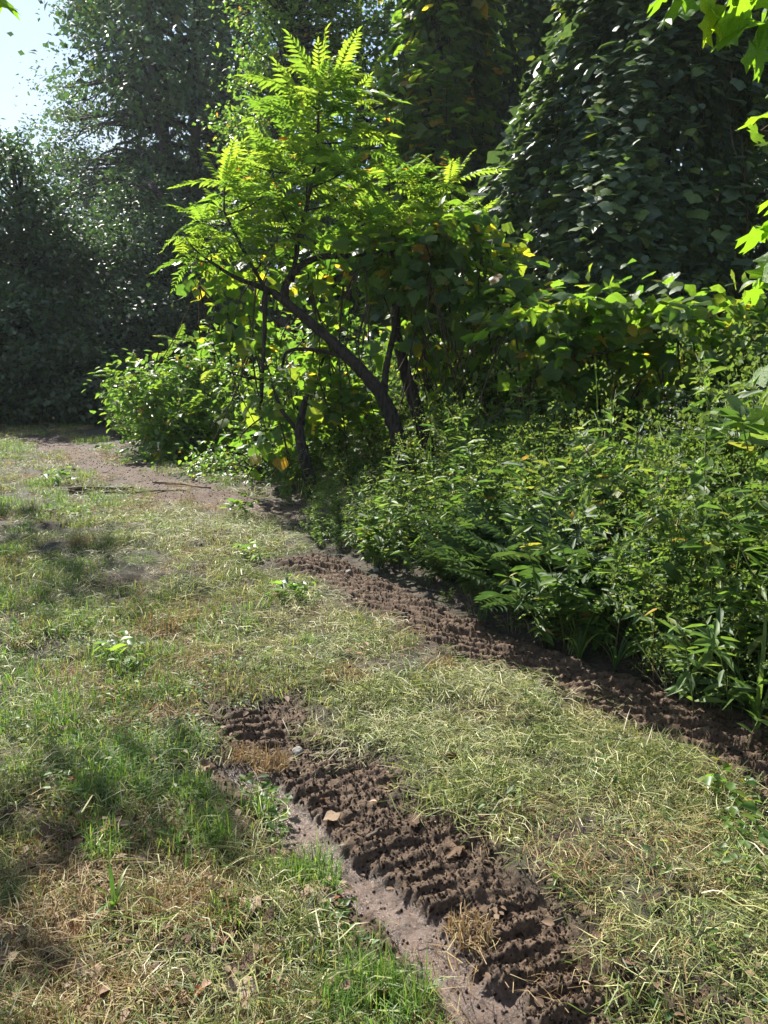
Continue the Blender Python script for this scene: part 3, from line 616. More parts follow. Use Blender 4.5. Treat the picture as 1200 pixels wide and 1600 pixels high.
# ------------------------------------------------------------------ vine-covered trees
def vine_tower(name, label, cx, cy, prof, n, size, lm, seed, nparts, fold=.25, bias=1.0, holes=.42):
    """prof: [(height, x-radius, y-radius, x-shift)]: a tree wholly draped in hanging vine leaves"""
    rng = np.random.default_rng(seed); pr = np.array(prof); base = np.array([cx, cy, 0.0])
    root = empty(name, base, label, 'tree')
    H = pr[-1, 0]
    ob('trunk', MB().add(*tube([base, base + [.1, .1, H * .5], base + [pr[-1, 3], 0, H * .97]], [.22, .17, .06], 8, 14, .06, rng)).mesh('trunk', M_BARK, base, True), root)
    def surf(m, inner=0.0):
        z = rng.random(m) * H; th = rng.uniform(-np.pi, np.pi, m)
        rx = np.interp(z, pr[:, 0], pr[:, 1]); ry = np.interp(z, pr[:, 0], pr[:, 2]); sx = np.interp(z, pr[:, 0], pr[:, 3])
        f = 1 + fold * (fbm(th * 2.2 + 9, z * .55, seed) - .5) * 2 + .10 * np.sin(th * 7 + z * .6) - inner
        return np.c_[cx + sx + rx * f * np.cos(th), cy + ry * f * np.sin(th), z], th, z
    m = n
    p, th, z = surf(m)
    hole = fbm(th * 3.0 + 3, z * .9, seed + 9, 3)
    keep = hole * (.55 + .9 * fbm(th * 9, z * .8, seed + 4, 3)) > holes * rng.uniform(.75, 1.3, m)
    p, th, z = p[keep], th[keep], z[keep]; m = len(p)
    p = p + rng.normal(0, .07, (m, 3))
    outw = np.c_[np.cos(th), np.sin(th), np.full(m, .0)]
    streak = fbm(th * 9, z * .8, seed + 4, 3)
    p = p + outw * ((streak - .5) * .55)[:, None]
    d = outw * .8 + np.array([0, 0, -.42]) + rng.normal(0, .38, (m, 3))
    nn = outw * .30 + np.array([0, 0, 1.0]) + rng.normal(0, .24, (m, 3))
    M = frames(d, nn); s = size * np.exp(rng.normal(-.08, .32, m))
    front = (-outw @ unit(base[:3] * np.array([1, 1, 0]))) * (z > 1.8) * (z < 7.5)
    # inner leaves and hanging stems close the drapery
    p2, th2, z2 = surf(int(n * .6), .38); m2 = len(p2); o2 = np.c_[np.cos(th2), np.sin(th2), np.zeros(m2)]
    M2 = frames(o2 * .5 + np.array([0, 0, -.9]) + rng.normal(0, .4, (m2, 3)), o2 + np.array([0, 0, .4]) + rng.normal(0, .3, (m2, 3)))
    score = front * s + rng.normal(0, .02, m); idx = np.argsort(-score)
    big = idx[:nparts * 4][::4] if nparts else idx[:0]
    rest = np.setdiff1d(np.arange(m), big)
    V1 = place(*GRAPE, M[rest], p[rest], s[rest], rng.random(len(rest)) * .999); V2 = place(*LEAF4, M2, p2, size * 1.15 * rng.uniform(.7, 1.2, m2), rng.random(m2) * .999)
    fo = ob('foliage', MB().add(*V1).add(*V2).mesh('foliage', lm, base, True), root); fo['kind'] = 'stuff'
    lms = [MB().add(*q, rnd=.35 * i).mesh('leaf', lm, None, True) for i, q in enumerate(GRAPE_FINE)]
    for j, i in enumerate(big): ob('leaf', lms[j % 4], root, mat4(M[i], p[i] - base, s[i]))
    mb = MB()
    for _ in range(46):
        q, t_, z_ = surf(1, .06); q = q[0]; L = rng.uniform(.8, 2.6)
        e = q + np.array([rng.normal(0, .3), rng.normal(0, .15), -min(L, q[2] - .1)])
        mb.add(*tube([q, (q + e) / 2 + rng.normal(0, .12, 3), e], [.012, .010, .006], 4, 7))
    ob('vine_stems', mb.mesh('vine_stems', M_VSTEM, base, True), root)['kind'] = 'stuff'
    return root
c = P(1010, 470, 12.2)
vine_tower('vine_covered_tree', 'huge dark tower of hanging vine leaves flaring out behind the weeds', c[0], c[1],
           [(0, 2.9, 2.3, -.5), (2.2, 2.75, 2.2, -.45), (3.3, 2.45, 2.0, -.38), (4.75, 2.0, 1.7, -.25), (6.2, 1.5, 1.45, -.05), (7.3, 1.35, 1.3, -.02), (8.8, 1.1, 1.1, .1), (10, .4, .4, .1)],
           32000, .13, M_TOWER, 51, 300, .22)
c = P(745, 470, 18)
vine_tower('vine_covered_tree', 'shadowed vine-hung tree between the sumac and the vine tower', c[0], c[1],
           [(0, 2.3, 2.0, .1), (3, 2.3, 2.0, .1), (6, 2.15, 1.9, 0), (8.5, 2.0, 1.8, 0), (11, 1.6, 1.5, .1), (13, .6, .6, .1)], 17000, .18, M_TOWER, 52, 0, .3)
c = P(655, 470, 16.5)
vine_tower('vine_covered_tree', 'narrow vine-hung tree with sunlit yellow-green leaves down its left flank', c[0], c[1],
           [(0, 1.2, 1.1, .0), (3, 1.1, 1.0, .1), (5.5, 1.0, 1.0, .15), (7.5, .9, .9, .35), (9.5, .7, .7, .6), (10.8, .3, .3, .7)], 6500, .20, M_GRAPE, 53, 0, .35)

# ------------------------------------------------------------------ sumacs
def frond_mesh(rng, npair=11, lm=M_SUMAC, sag=.4):
    t = np.linspace(0, 1, 9); sw = rng.normal(0, .06)
    rach = lambda q: np.stack([sw * q * q, q * (1 - .12 * sag * q), .10 * q - sag * q * q], -1)
    mb = MB(); mb.add(*tube(rach(t), [.010, .007, .003], 3, 9), rnd=.3)
    q = np.linspace(.16, .97, npair)
    for s in (-1, 1):
        pos = rach(q); L = .27 * np.sin(np.pi * (.16 + .74 * q)) ** .7 * rng.uniform(.88, 1.1, npair)
        fw = .35 + .45 * q
        d = np.stack([np.full(npair, float(s)), fw, -.25 + rng.normal(0, .13, npair) - .3 * sag * q], -1)
        nn = np.stack([np.full(npair, .15 * -s), np.zeros(npair), np.ones(npair)], -1) + rng.normal(0, .16, (npair, 3))
        mb.add(*place(*LANCE, frames(d, nn), pos, L, .25 + .15 * rng.random(npair)))
    mb.add(*place(*LANCE, frames(np.array([[0, 1, -.4]]), np.array([[0, .3, 1.]])), rach(np.array([1.0])), np.array([.2]), np.array([.3])))
    return mb.mesh('frond', lm)
FR = [frond_mesh(np.random.default_rng(500 + i), 10 + i % 4, M_SUMAC, .10 + .075 * i) for i in range(9)]
def whorl(root, base, tip, nfr, L, rng, el=(5, 60), az0=None, meshes=FR):
    for i in range(nfr):
        az = (2.4 * i + rng.normal(0, .3)) if az0 is None else az0 + rng.normal(0, .7)
        e = math.radians(el[0] + (el[1] - el[0]) * (i + .5) / nfr) + rng.normal(0, .1)
        d = np.array([math.cos(az) * math.cos(e), math.sin(az) * math.cos(e), math.sin(e)])
        up = np.array([-math.cos(az) * math.sin(e), -math.sin(az) * math.sin(e), math.cos(e)])
        M3 = frames(d[None], (up + rng.normal(0, .18, 3))[None])[0]
        s = L * rng.uniform(.6, 1.2) * (1.05 - .35 * (i / nfr))
        off = np.array([0, 0, -.25 * L * (1 - i / nfr)])
        j = int(np.clip((1 - (e - .0) / 1.0) * len(meshes) * .9 + rng.normal(0, 1), 0, len(meshes) - 1))
        ob('frond', meshes[j], root, mat4(M3, tip + off * rng.uniform(.3, 1) - base, s))
ZS = 9.4
def sumac(label, basepx, z, trunks, tips, seed, sticks=()):
    rng = np.random.default_rng(seed); base = P(*basepx, z)
    root = empty('sumac', base, label, 'tree')
    for nm, pts, rad in trunks:
        sd = 9 if nm == 'trunk' else 6
        ob(nm, MB().add(*tube(pline(pts, z), rad, sd, len(pts) * 12, .13 if nm == 'trunk' else .14, rng)).mesh(nm, M_BARK, base, True), root)
    allp = np.vstack([catmull(pline(p, z), 20) for _, p, _ in trunks])
    for u, v, dz, nf, L, el in tips:
        t = P(u, v, z + dz)
        s = allp[np.argmin(np.linalg.norm(allp - t, axis=1) + 1.5 * np.maximum(0, allp[:, 2] - t[2] + .1))]
        if np.linalg.norm(t - s) > .12:
            mid = (s + t) / 2 + np.array([(t[0] - s[0]) * .06, (t[1] - s[1]) * .06, -.02])
            ob('branch', MB().add(*tube([s, mid, t], [.013, .010, .007], 6, 9)).mesh('branch', M_BARK, base, True), root)
        whorl(root, base, t, nf, L, rng, el)
    return root
sumac('leaning sumac with a dark curved trunk and the tallest bright green top', (632, 742), ZS,
      [('trunk', [(636, 765), (628, 720), (616, 665), (592, 612), (548, 562), (500, 517), (458, 482), (428, 458)], [.105, .098, .092, .085, .074, .064, .056, .05]),
       ('branch', [(446, 470), (447, 445), (466, 418), (500, 402), (545, 400), (600, 392)], [.055, .05, .045, .038, .03, .02]),
       ('branch', [(430, 458), (400, 446), (365, 432), (330, 410)], [.045, .036, .028, .018]),
       ('branch', [(456, 440), (468, 370), (484, 300), (495, 235), (498, 170), (500, 130)], [.034, .028, .024, .02, .016, .012]),
       ('branch', [(415, 455), (413, 520), (408, 630)], [.034, .028, .02]),
       ('branch', [(440, 575, -.2), (452, 548, -.2), (500, 548, -.1), (540, 560)], [.016, .022, .024, .026]),
       ('branch', [(600, 630), (603, 580, .1), (615, 520, .3), (628, 440, .5), (640, 380, .6)], [.05, .045, .038, .03, .02]),
       ('branch', [(420, 460), (385, 400, -.3), (350, 330, -.4)], [.026, .02, .014])],
      [(500, 135, 0, 14, .86, (10, 82)), (478, 190, .2, 10, .86, (10, 60)), (548, 165, .3, 8, .8, (15, 65)), (455, 225, -.3, 9, .76, (10, 60)), (510, 250, -.2, 9, .70, (0, 45)), (425, 260, .2, 8, .7, (0, 50)),
       (350, 285, -.3, 11, .66, (-5, 65)), (395, 300, .2, 9, .65, (0, 55)), (318, 345, -.2, 10, .62, (-15, 50)), (300, 400, 0, 7, .55, (-25, 30)), (370, 370, -.4, 8, .6, (-5, 45)), (440, 330, -.4, 8, .6, (0, 45)),
       (480, 330, .5, 8, .6, (0, 50)), (530, 310, 0, 8, .6, (0, 50)), (345, 575, -.6, 6, .42, (-5, 50)), (560, 330, .6, 7, .6, (0, 50)), (410, 405, -.3, 6, .5, (-10, 40)),
       (525, 120, .1, 7, .75, (0, 60)), (470, 145, -.2, 7, .75, (0, 50)), (560, 215, .1, 7, .7, (0, 50)), (480, 285, -.5, 7, .62, (-5, 45)), (380, 255, .1, 6, .6, (0, 50)), (340, 320, .3, 7, .6, (-5, 45)),
       (420, 300, -.5, 7, .62, (-5, 45)), (400, 350, .3, 7, .6, (-5, 45)), (330, 380, .2, 6, .55, (-10, 40)), (460, 370, -.3, 6, .55, (-10, 40)), (540, 265, -.3, 6, .6, (0, 45)), (285, 365, .1, 6, .5, (-25, 30))], 61)
sumac('second sumac with a dark forked trunk and bright fronds right of the leaning one', (672, 690), ZS + .7,
      [('trunk', [(676, 712), (662, 680), (645, 620), (628, 560), (618, 500), (626, 440)], [.10, .095, .085, .075, .065, .05]),
       ('branch', [(618, 500), (650, 430), (690, 370), (705, 320)], [.045, .036, .028, .016]),
       ('branch', [(624, 440), (610, 380), (608, 310)], [.04, .03, .016])],
      [(702, 285, -.3, 12, .66, (0, 70)), (608, 275, -.2, 11, .62, (0, 65)), (655, 320, -.2, 9, .6, (0, 50)), (575, 320, 0, 8, .6, (0, 50)), (735, 350, 0, 7, .55, (-10, 45)), (690, 380, -.4, 7, .5, (-5, 40)), (620, 350, -.4, 7, .5, (0, 40)), (640, 270, .1, 7, .6, (0, 55)), (670, 350, .2, 7, .55, (0, 45)), (590, 350, -.5, 7, .55, (-5, 45)), (715, 320, .2, 7, .55, (0, 50)), (560, 370, -.5, 6, .5, (-5, 40)), (640, 390, -.6, 6, .5, (-5, 40))], 62)
sumac('sumac of thin crossing stems behind the dark trunks', (700, 690), ZS + 1.4,
      [('trunk', [(705, 700), (688, 650), (664, 590), (640, 540), (632, 470), (650, 420)], [.055, .05, .046, .042, .035, .025]),
       ('trunk', [(652, 690), (648, 620), (660, 540), (690, 470), (720, 420)], [.045, .04, .036, .03, .02]),
       ('trunk', [(742, 690), (725, 630), (708, 560), (702, 480)], [.035, .032, .028, .02])],
      [(720, 400, 0, 5, .5, (0, 50)), (655, 395, 0, 6, .5, (0, 50)), (470, 250, -.9, 8, .65, (-5, 50)), (520, 290, -.8, 8, .65, (-5, 50)),        (560, 300, -.3, 8, .62, (-5, 45)), (610, 330, -.9, 8, .6, (-5, 45)), (650, 300, -.4, 8, .6, (-5, 45)), (690, 330, -.8, 8, .58, (-5, 45)),        (420, 230, -.9, 8, .62, (0, 50)), (580, 390, -.2, 8, .55, (-10, 40)), (500, 200, -.8, 8, .65, (0, 50))], 63)
sumac('short dark vine-clad sumac stump leaning at the edge of the bare earth', (488, 772), ZS - .2,
      [('trunk', [(494, 800), (486, 760), (476, 715), (468, 672), (478, 620)], [.085, .075, .07, .06, .035]),
       ('branch', [(470, 680), (440, 640), (425, 600)], [.03, .022, .014])],
      [(428, 590, 0, 4, .4, (0, 50))], 64)

# ------------------------------------------------------------------ grapevines draped over the thicket
def vine(label, z, blobs, n, size, seed, nparts, stems, lm=M_GRAPE, shape=(GRAPE, GRAPE_B), hang=30, cat='vine', clump=.2, frontz=None, shell=.25):
    rng = np.random.default_rng(seed); bl = pblobs(blobs, z, .8)
    base = np.array([bl[0][0][0], bl[0][0][1], 0.0])
    root = empty('grapevine', base, label, cat)
    pos, M, s, cs = blob_leaves(rng, bl, n, size, clump, .7, shell, 1.0, .45, 22)
    dist = np.linalg.norm(pos - EYE, axis=1); score = s / dist + rng.normal(0, .002, len(s)); idx = np.argsort(-score)
    big = idx[:nparts]; rest = idx[nparts:]
    fo = ob('foliage', MB().add(*place(*shape[0], M[rest], pos[rest], s[rest], rng.random(len(rest)) * .999)).mesh('foliage', lm, base, True), root); fo['kind'] = 'stuff'
    lms = [MB().add(*q, rnd=.31 * i).mesh('leaf', lm, None, True) for i, q in enumerate(GRAPE_FINE)]
    for j, i in enumerate(big): ob('leaf', lms[j % 4], root, mat4(M[i], pos[i] - base, s[i]))
    mb = MB()
    for pts, r in stems: mb.add(*tube(pline(pts, z), [r, r * .8, r * .5], 5, 16, .1, rng))
    for _ in range(hang):
        q = cs[rng.integers(len(cs))]; L = rng.uniform(.4, 1.8); L = min(L, max(.2, q[2] - .05))
        e = q + np.array([rng.normal(0, .35), rng.normal(0, .2), -L])
        mb.add(*tube([q, (q + e) / 2 + rng.normal(0, .1, 3), e], [.011, .009, .005], 4, 8))
    ob('stems', mb.mesh('stems', M_VSTEM, base, True), root)
    return root
vine('grapevine hung through the sumac branches, its leaves glowing yellow-green', ZS + .5,
     [(390, 520, 75, 80, 0), (455, 620, 75, 70, 0), (370, 420, 90, 40, 0), (500, 430, 90, 40, .2), (520, 580, 80, 90, .6), (430, 690, 60, 50, .2), (560, 380, 100, 45, 0), (540, 680, 70, 70, .5)],
     1000, .15, 71, 300, [([(400, 445), (395, 560), (420, 700)], .014), ([(540, 410), (530, 560), (545, 740)], .016), ([(480, 420), (500, 560), (470, 700)], .012), ([(600, 420), (560, 540), (600, 700)], .013)], hang=70)
vine('dark grapevine canopy heaped over the right side of the sumac thicket', ZS + .1,
     [(640, 400, 100, 50, 0), (720, 370, 70, 50, 0), (740, 440, 90, 50, 0), (660, 480, 80, 50, .5), (790, 500, 60, 55, 0), (700, 560, 70, 60, 1.0), (760, 600, 60, 60, .8)],
     1500, .155, 72, 300, [([(650, 420), (700, 520), (760, 680)], .016), ([(620, 430), (680, 560), (720, 690)], .014), ([(720, 400), (735, 540), (770, 700)], .013), ([(690, 420), (640, 560), (660, 700)], .012)], hang=80)
vine('grapevine bridge of yellow-lit leaves running out right over the weeds', 7.6,
     [(850, 500, 70, 40, 0), (940, 505, 80, 35, 0), (1030, 515, 80, 32, -.2), (900, 560, 70, 40, .2), (1110, 490, 50, 25, 0), (1000, 560, 70, 40, .4), (860, 600, 40, 40, 0)],
     1100, .145, 73, 300, [([(840, 560), (960, 548), (1050, 520), (1170, 470), (1300, 420)], .014), ([(820, 480), (900, 500), (1000, 540)], .01)], hang=26)
# ------------------------------------------------------------------ leafy shrubs
def shrub(label, z, blobs, n, size, lm, seed, shape=LEAF4, cat='shrub', fronds=(), name='shrub', group=None, clump=.2):
    rng = np.random.default_rng(seed); bl = pblobs(blobs, z, .9)
    b0 = bl[0][0]; base = np.array([b0[0], b0[1], 0.0])
    root = empty(name, base, label, cat, group)
    pos, M, s, cs = blob_leaves(rng, bl, n, size, clump, .7, .35, 1.0, .25, 26)
    pos[:, 2] = np.maximum(pos[:, 2], .03)
    mb = MB()
    for t in cs[:60]:
        s0 = base + np.array([rng.normal(0, .2), rng.normal(0, .15), 0])
        mb.add(*tube([s0, (s0 + t) / 2 + rng.normal(0, .08, 3), t], [.016, .011, .005], 4, 6))
    ob('stems', mb.mesh('stems', M_VSTEM, base, True), root)
    ob('foliage', MB().add(*place(*shape, M, pos, s, rng.random(len(pos)) * .999)).mesh('foliage', lm, base), root)
    for u, v, dz, nf, L in fronds: whorl(root, base, P(u, v, z + dz), nf, L, rng, (-10, 45))
    return root
shrub('bushy pale green thicket with drooping sumac shoots at the bend of the track', 13.5,
      [(290, 610, 60, 60, 0), (250, 640, 50, 60, -.3), (330, 580, 50, 50, .3), (215, 610, 40, 40, 0), (300, 680, 60, 45, -.5), (350, 650, 50, 60, 0), (260, 700, 45, 28, -.6)], 3600, .13, M_LIGHT, 81, clump=.27,
      fronds=[(180, 590, -.4, 6, .5), (330, 540, -.3, 6, .55), (320, 610, -.9, 7, .55), (230, 620, -.7, 6, .5), (280, 640, -.9, 6, .5), (345, 640, -1, 6, .5), (205, 580, -.4, 7, .6), (275, 530, 0, 6, .6), (250, 590, -.5, 6, .55), (300, 640, -.8, 7, .6), (340, 690, -.8, 6, .5), (240, 660, -.8, 6, .5), (270, 690, -.9, 5, .45), (380, 660, -.8, 6, .5)])
shrub('sunlit shrub showing through under the sumac branches', 12,
      [(430, 600, 70, 70, 0), (520, 640, 80, 80, 0), (400, 690, 60, 45, -.6), (480, 540, 80, 60, .5), (590, 680, 70, 60, .4), (560, 560, 70, 70, .8)], 2600, .12, M_LIGHT, 82)
shrub('dark tangle of brush behind the sumac trunks', 11.6,
      [(680, 620, 80, 80, 0), (760, 600, 70, 80, 0), (720, 520, 90, 60, .5), (640, 560, 60, 60, .6)], 2600, .11, M_WEED, 83)
shrub('broad-leaved shrub glittering in the sun under the vine bridge', 8.8,
      [(960, 600, 80, 60, 0), (1060, 590, 80, 70, 0), (1140, 560, 60, 60, 0), (1020, 660, 90, 60, -.3), (900, 640, 70, 60, .2)], 4600, .095, M_WEED, 84)
shrub('tall leafy shrub at the right edge of the weeds', 7.2,
      [(1170, 600, 60, 90, 0), (1130, 680, 70, 80, 0), (1200, 720, 60, 90, -.3), (1230, 560, 70, 80, 0)], 3600, .10, M_WEED, 85)
shrub('low pale green bush with sumac fronds behind the vine bridge', 9.8,
      [(800, 590, 50, 50, 0), (850, 640, 70, 60, 0), (790, 660, 60, 50, 0)], 2600, .10, M_WEED, 86, fronds=[(790, 545, -.2, 6, .5), (835, 560, -.2, 6, .5), (770, 600, -.4, 5, .45)])
shrub('leafy weeds sprouting at the foot of the shrubs by the bare earth', 11,
      [(380, 735, 50, 18, 0), (430, 725, 40, 20, 0), (340, 725, 40, 14, .3)], 1700, .07, M_LIGHT, 87)

# ------------------------------------------------------------------ weed bank
def weed_clump(rng, h, n, leaf, lm, shape=LANCE, plume=False, name='weed'):
    mb = MB()
    for _ in range(n):
        p0 = np.array([rng.normal(0, .09), rng.normal(0, .09), 0]); L = h * rng.uniform(.6, 1.1)
        lean = np.array([rng.normal(0, .32), rng.normal(0, .32), 0]) * L
        pts = [p0, p0 + lean * .35 + [0, 0, L * .55], p0 + lean + [0, 0, L]]
        mb.add(*tube(pts, [.004, .003, .0015], 3, 6), rnd=.4, mi=1)
        k = int(26 * L / .8) + 6; t = rng.uniform(.18, 1, k); c = catmull(pts, 40)[(t * 39).astype(int)]
        az = rng.random(k) * 6.283
        d = np.c_[np.cos(az), np.sin(az), rng.normal(.15, .35, k)]; nn = np.c_[rng.normal(0, .35, (k, 2)), np.ones(k)]
        mb.add(*place(*shape, frames(d, nn), c, leaf * rng.uniform(.6, 1.25, k) * (1.1 - .45 * t), rng.random(k) * .999))
        if plume:
            top = pts[2]
            for q in range(7):
                a = rng.random() * 6.283; r = .08 + .16 * rng.random()
                e = top + np.array([math.cos(a) * r, math.sin(a) * r, .05 - .03 * q + rng.normal(0, .02)])
                kk = 12; tq = np.linspace(.2, 1, kk)[:, None]; cc = (top + [0, 0, -.03 * q]) * (1 - tq) + e * tq + np.c_[np.zeros((kk, 2)), .09 * np.sin(tq[:, 0] * 2.7)]
                mb.add(*place(*LEAF2, frames(rng.normal(0, 1, (kk, 3)) + [0, 0, .6], rng.normal(0, 1, (kk, 3))), cc, .018 * rng.uniform(.7, 1.3, kk), rng.random(kk) * .999), mi=2)
    return mb.mesh(name, [lm, M_STEM, M_GOLD])
under_v = [weed_clump(np.random.default_rng(600 + i), [.55, .75, .5, .65][i % 4], [6, 3, 5, 4][i % 4], [.085, .13, .07, .12][i % 4], M_WEED, [LANCE, LANCE, LEAF4, LEAF4][i % 4], i % 4 == 1) for i in range(8)]
thin_v = [strand_mesh('thin_grass', np.random.default_rng(620 + i), M_WEED, [(26, .10, .35, .85, .006, (.1, .85), 'up')]) for i in range(3)]
dry_v = [strand_mesh('dry_stalks', np.random.default_rng(630 + i), M_HAY, [(14, .10, .3, .8, .004, (.05, .9), 'up')]) for i in range(2)]
x, y, z, k, rng = region_points(9500, 2.6, 15, 1.0, lambda x, y, k: sstep(-.02, .12, k['bo']) * (x > -1.4) * (y < 14) * (.10 + .90 * pat(x, y, 1.9, 88, .40, .58)), 610, 1.3)
rot = np.c_[rng.normal(0, .22, (len(x), 2)), rng.random(len(x)) * 6.283]
sc = rng.uniform(.5, 1.25, len(x)) * (.75 + .2 * sstep(.0, .5, k['bo']) + .4 * sstep(.8, 2.4, k['bo'])) * (.25 + 1.5 * fbm(x * 1.1, y * 1.1, 89)) * (1 - .7 * np.clip(1.45 - np.hypot((x + .3) / 1.3, (y - 7.9) / 1.7), 0, 1)) * (1 - .72 * np.clip(1.5 - np.hypot((x - 1.0) / .75, (y - 4.95) / .65), 0, 1))
scatter_stuff('undergrowth', 'dense green undergrowth of thin weeds covering the bank', under_v + thin_v + dry_v, np.c_[x, y, z], rot, sc * 1.15, 611)
x, y, z, k, rng = region_points(2600, 14, 24, .85, lambda x, y, k: sstep(.1, .5, k['bo']), 612, 1.2)
rot = np.c_[rng.normal(0, .16, (len(x), 2)), rng.random(len(x)) * 6.283]
scatter_stuff('undergrowth', 'low shaded brush along the foot of the far trees', under_v, np.c_[x, y, z], rot, rng.uniform(.9, 1.7, len(x)), 613)

def along_bank(x, y):                                            # where on the right bank a plant stands
    u = 600 + 1200 * x / (y * CP + .3)
    if y > 8: return 'near the sumac trunks' if u < 700 else 'far back under the vine bridge'
    if u < 620: return 'at the narrow far end of the bank'
    if u < 760: return 'behind the ribbed far wheel track'
    if u < 900: return 'round the dark ferns'
    if u < 1050: return 'beside the torn bank edge'
    return 'at the right edge of the picture'
def plant_at(name, meshes, pts, label, cat, group, rng, smin, smax, foliage_name=None):
    out_ = []
    for i, (x, y) in enumerate(pts):
        o = ob(name, meshes[rng.integers(len(meshes))]); tag(o, label + ' ' + along_bank(x, y), cat, group)
        o.location = (x, y, float(on_ground(x, y)[0]) - .01); o.rotation_euler = (rng.normal(0, .08), rng.normal(0, .08), rng.random() * 6.28)
        s = rng.uniform(smin, smax) * (.5 if x < .75 and y > 6.2 else 1); o.scale = (s, s, s); out_.append(o)
    return out_
gold_v = [weed_clump(np.random.default_rng(640 + i), .95, 2, .15, M_WEED, LANCE, True, 'goldenrod') for i in range(5)]
rng = np.random.default_rng(641)
cand = np.c_[rng.uniform(-.8, 5.0, 2600), rng.uniform(3.2, 10.5, 2600)]
bo, _ = side_dist(cand[:, 0], cand[:, 1], BORDER)
ok = (bo > .03) & (bo < 2.2) & (np.abs(cand[:, 0]) < .62 * cand[:, 1] + .2) & (rng.random(2600) < np.where(bo < .7, .75, .3)) & (np.hypot((cand[:, 0] - 1.0) / .75, (cand[:, 1] - 4.9) / .65) > 1.1) & ~((cand[:, 0] < .7) & (cand[:, 1] > 6.8) & (np.arange(2600) % 4 > 0))
plant_at('goldenrod', gold_v, cand[ok][:200], 'green goldenrod with budding plume', 'plant', 'goldenrod plants along the right bank', rng, .45, 1.15)
print('goldenrod', min(200, ok.sum()))
leafy_v = [weed_clump(np.random.default_rng(680 + i), .8, 2, .17, M_WEED, [LEAF4, LANCE][i % 2], False, 'leafy_weed') for i in range(4)]
rng = np.random.default_rng(681)
ok2 = (bo > .0) & (bo < 2.6) & (np.abs(cand[:, 0]) < .62 * cand[:, 1] + .2) & (cand[:, 0] > -.2) & (np.arange(2600) % 2 == 1) & (np.hypot((cand[:, 0] - 1.0) / .75, (cand[:, 1] - 4.9) / .65) > 1.1)
plant_at('leafy_weed', leafy_v, cand[ok2][:110], 'big-leaved green weed', 'plant', 'leafy weeds along the right bank', rng, .55, 1.1)
M_WHITE = leaf_mat('white_floret', [(0, (.55, .56, .48)), (1, (.75, .75, .68))], .3, (1, 1, 1), .7, .2)
wf = weed_clump(np.random.default_rng(690), 1.15, 3, .13, M_WEED, LANCE, True, 'white_flowered_weed'); wf.materials[2] = M_WHITE
for u, v, z_, lab in [(1070, 640, 6.4, 'tall weed with white flower heads standing among the green shrubs at right'), (1098, 655, 6.1, 'shorter weed with white flower heads just right of the tall one'), (1035, 700, 6.0, 'weed with sparse white flowers left of the two white-topped ones')]:
    p_ = P(u, v, z_); o = ob('white_flowered_weed', wf); gz_ = float(on_ground(p_[0], p_[1])[0]); o.location = (p_[0], p_[1], gz_); s_ = (p_[2] - gz_) / 1.12; o.scale = (s_, s_, s_); o.rotation_euler = (0, 0, u); tag(o, lab, 'plant')
def blade_plant(rng, h, n, w, lm, name):
    mb = MB()
    for _ in range(n):
        az = rng.random() * 6.283; L = h * rng.uniform(.6, 1.1); t = rng.uniform(.35, 1.0)
        d = np.array([math.cos(az), math.sin(az), 0]); sd = np.array([-d[1], d[0], 0])
        q = np.linspace(0, 1, 7)[:, None]
        cl = d * (q ** 1.5) * t * L * .8 + np.array([0, 0, 1]) * (q - .55 * t * q ** 2.4) * L
        ww = w * np.sin(np.pi * (.12 + .86 * q)) * rng.uniform(.7, 1.2)
        A = cl - sd * ww; B = cl + sd * ww; C_ = cl + np.array([0, 0, -.25]) * ww
        V = np.stack([A, C_, B], 1).reshape(-1, 3); F = []
        for i in range(6):
            for j in (0, 1): a = i * 3 + j; F += [(a, a + 1, a + 4), (a, a + 4, a + 3)]
        mb.add(V, F, rnd=rng.random() * .999)
    return mb.mesh(name, lm)
blade_v = [blade_plant(np.random.default_rng(650 + i), .62, 11, .0085, M_WEED, 'tall_grass') for i in range(4)]
tg = [G(u, v)[:2] for u, v in [(905, 1030), (960, 1045), (1010, 1050), (1060, 1075), (1100, 1090), (1140, 1110), (1180, 1130), (1000, 985), (1080, 1000), (1150, 1020), (1190, 1060), (940, 990), (880, 1000), (1040, 1025), (1120, 1060), (1170, 1095)]]
plant_at('tall_grass', blade_v, tg, 'tall broad-bladed arching grass clump', 'grass plant', 'tall grass clumps on the right bank', rng, .7, 1.15)
# ferns in the shade of the thicket
def fern_frond(rng):
    mb = MB(); q = np.linspace(.08, 1, 22); sag = rng.uniform(.35, .6)
    rc = lambda t: np.stack([.05 * t * t, t * (1 - .1 * t), .25 * t - sag * t * t], -1)
    mb.add(*tube(rc(np.linspace(0, 1, 8)), [.006, .004, .002], 3, 8), rnd=.5)
    for s in (-1, 1):
        L = .20 * np.sin(np.pi * (.1 + .86 * q)) ** .8; d = np.stack([np.full(22, float(s)), np.full(22, .3), np.full(22, -.15)], -1) + rng.normal(0, .08, (22, 3))
        mb.add(*place(*LANCE, frames(d, np.tile([0, 0, 1.], (22, 1)) + rng.normal(0, .1, (22, 3))), rc(q), L, .3 + .2 * rng.random(22)))
    return mb.mesh('frond', M_FERN)
FF = [fern_frond(np.random.default_rng(660 + i)) for i in range(3)]
rng = np.random.default_rng(661)
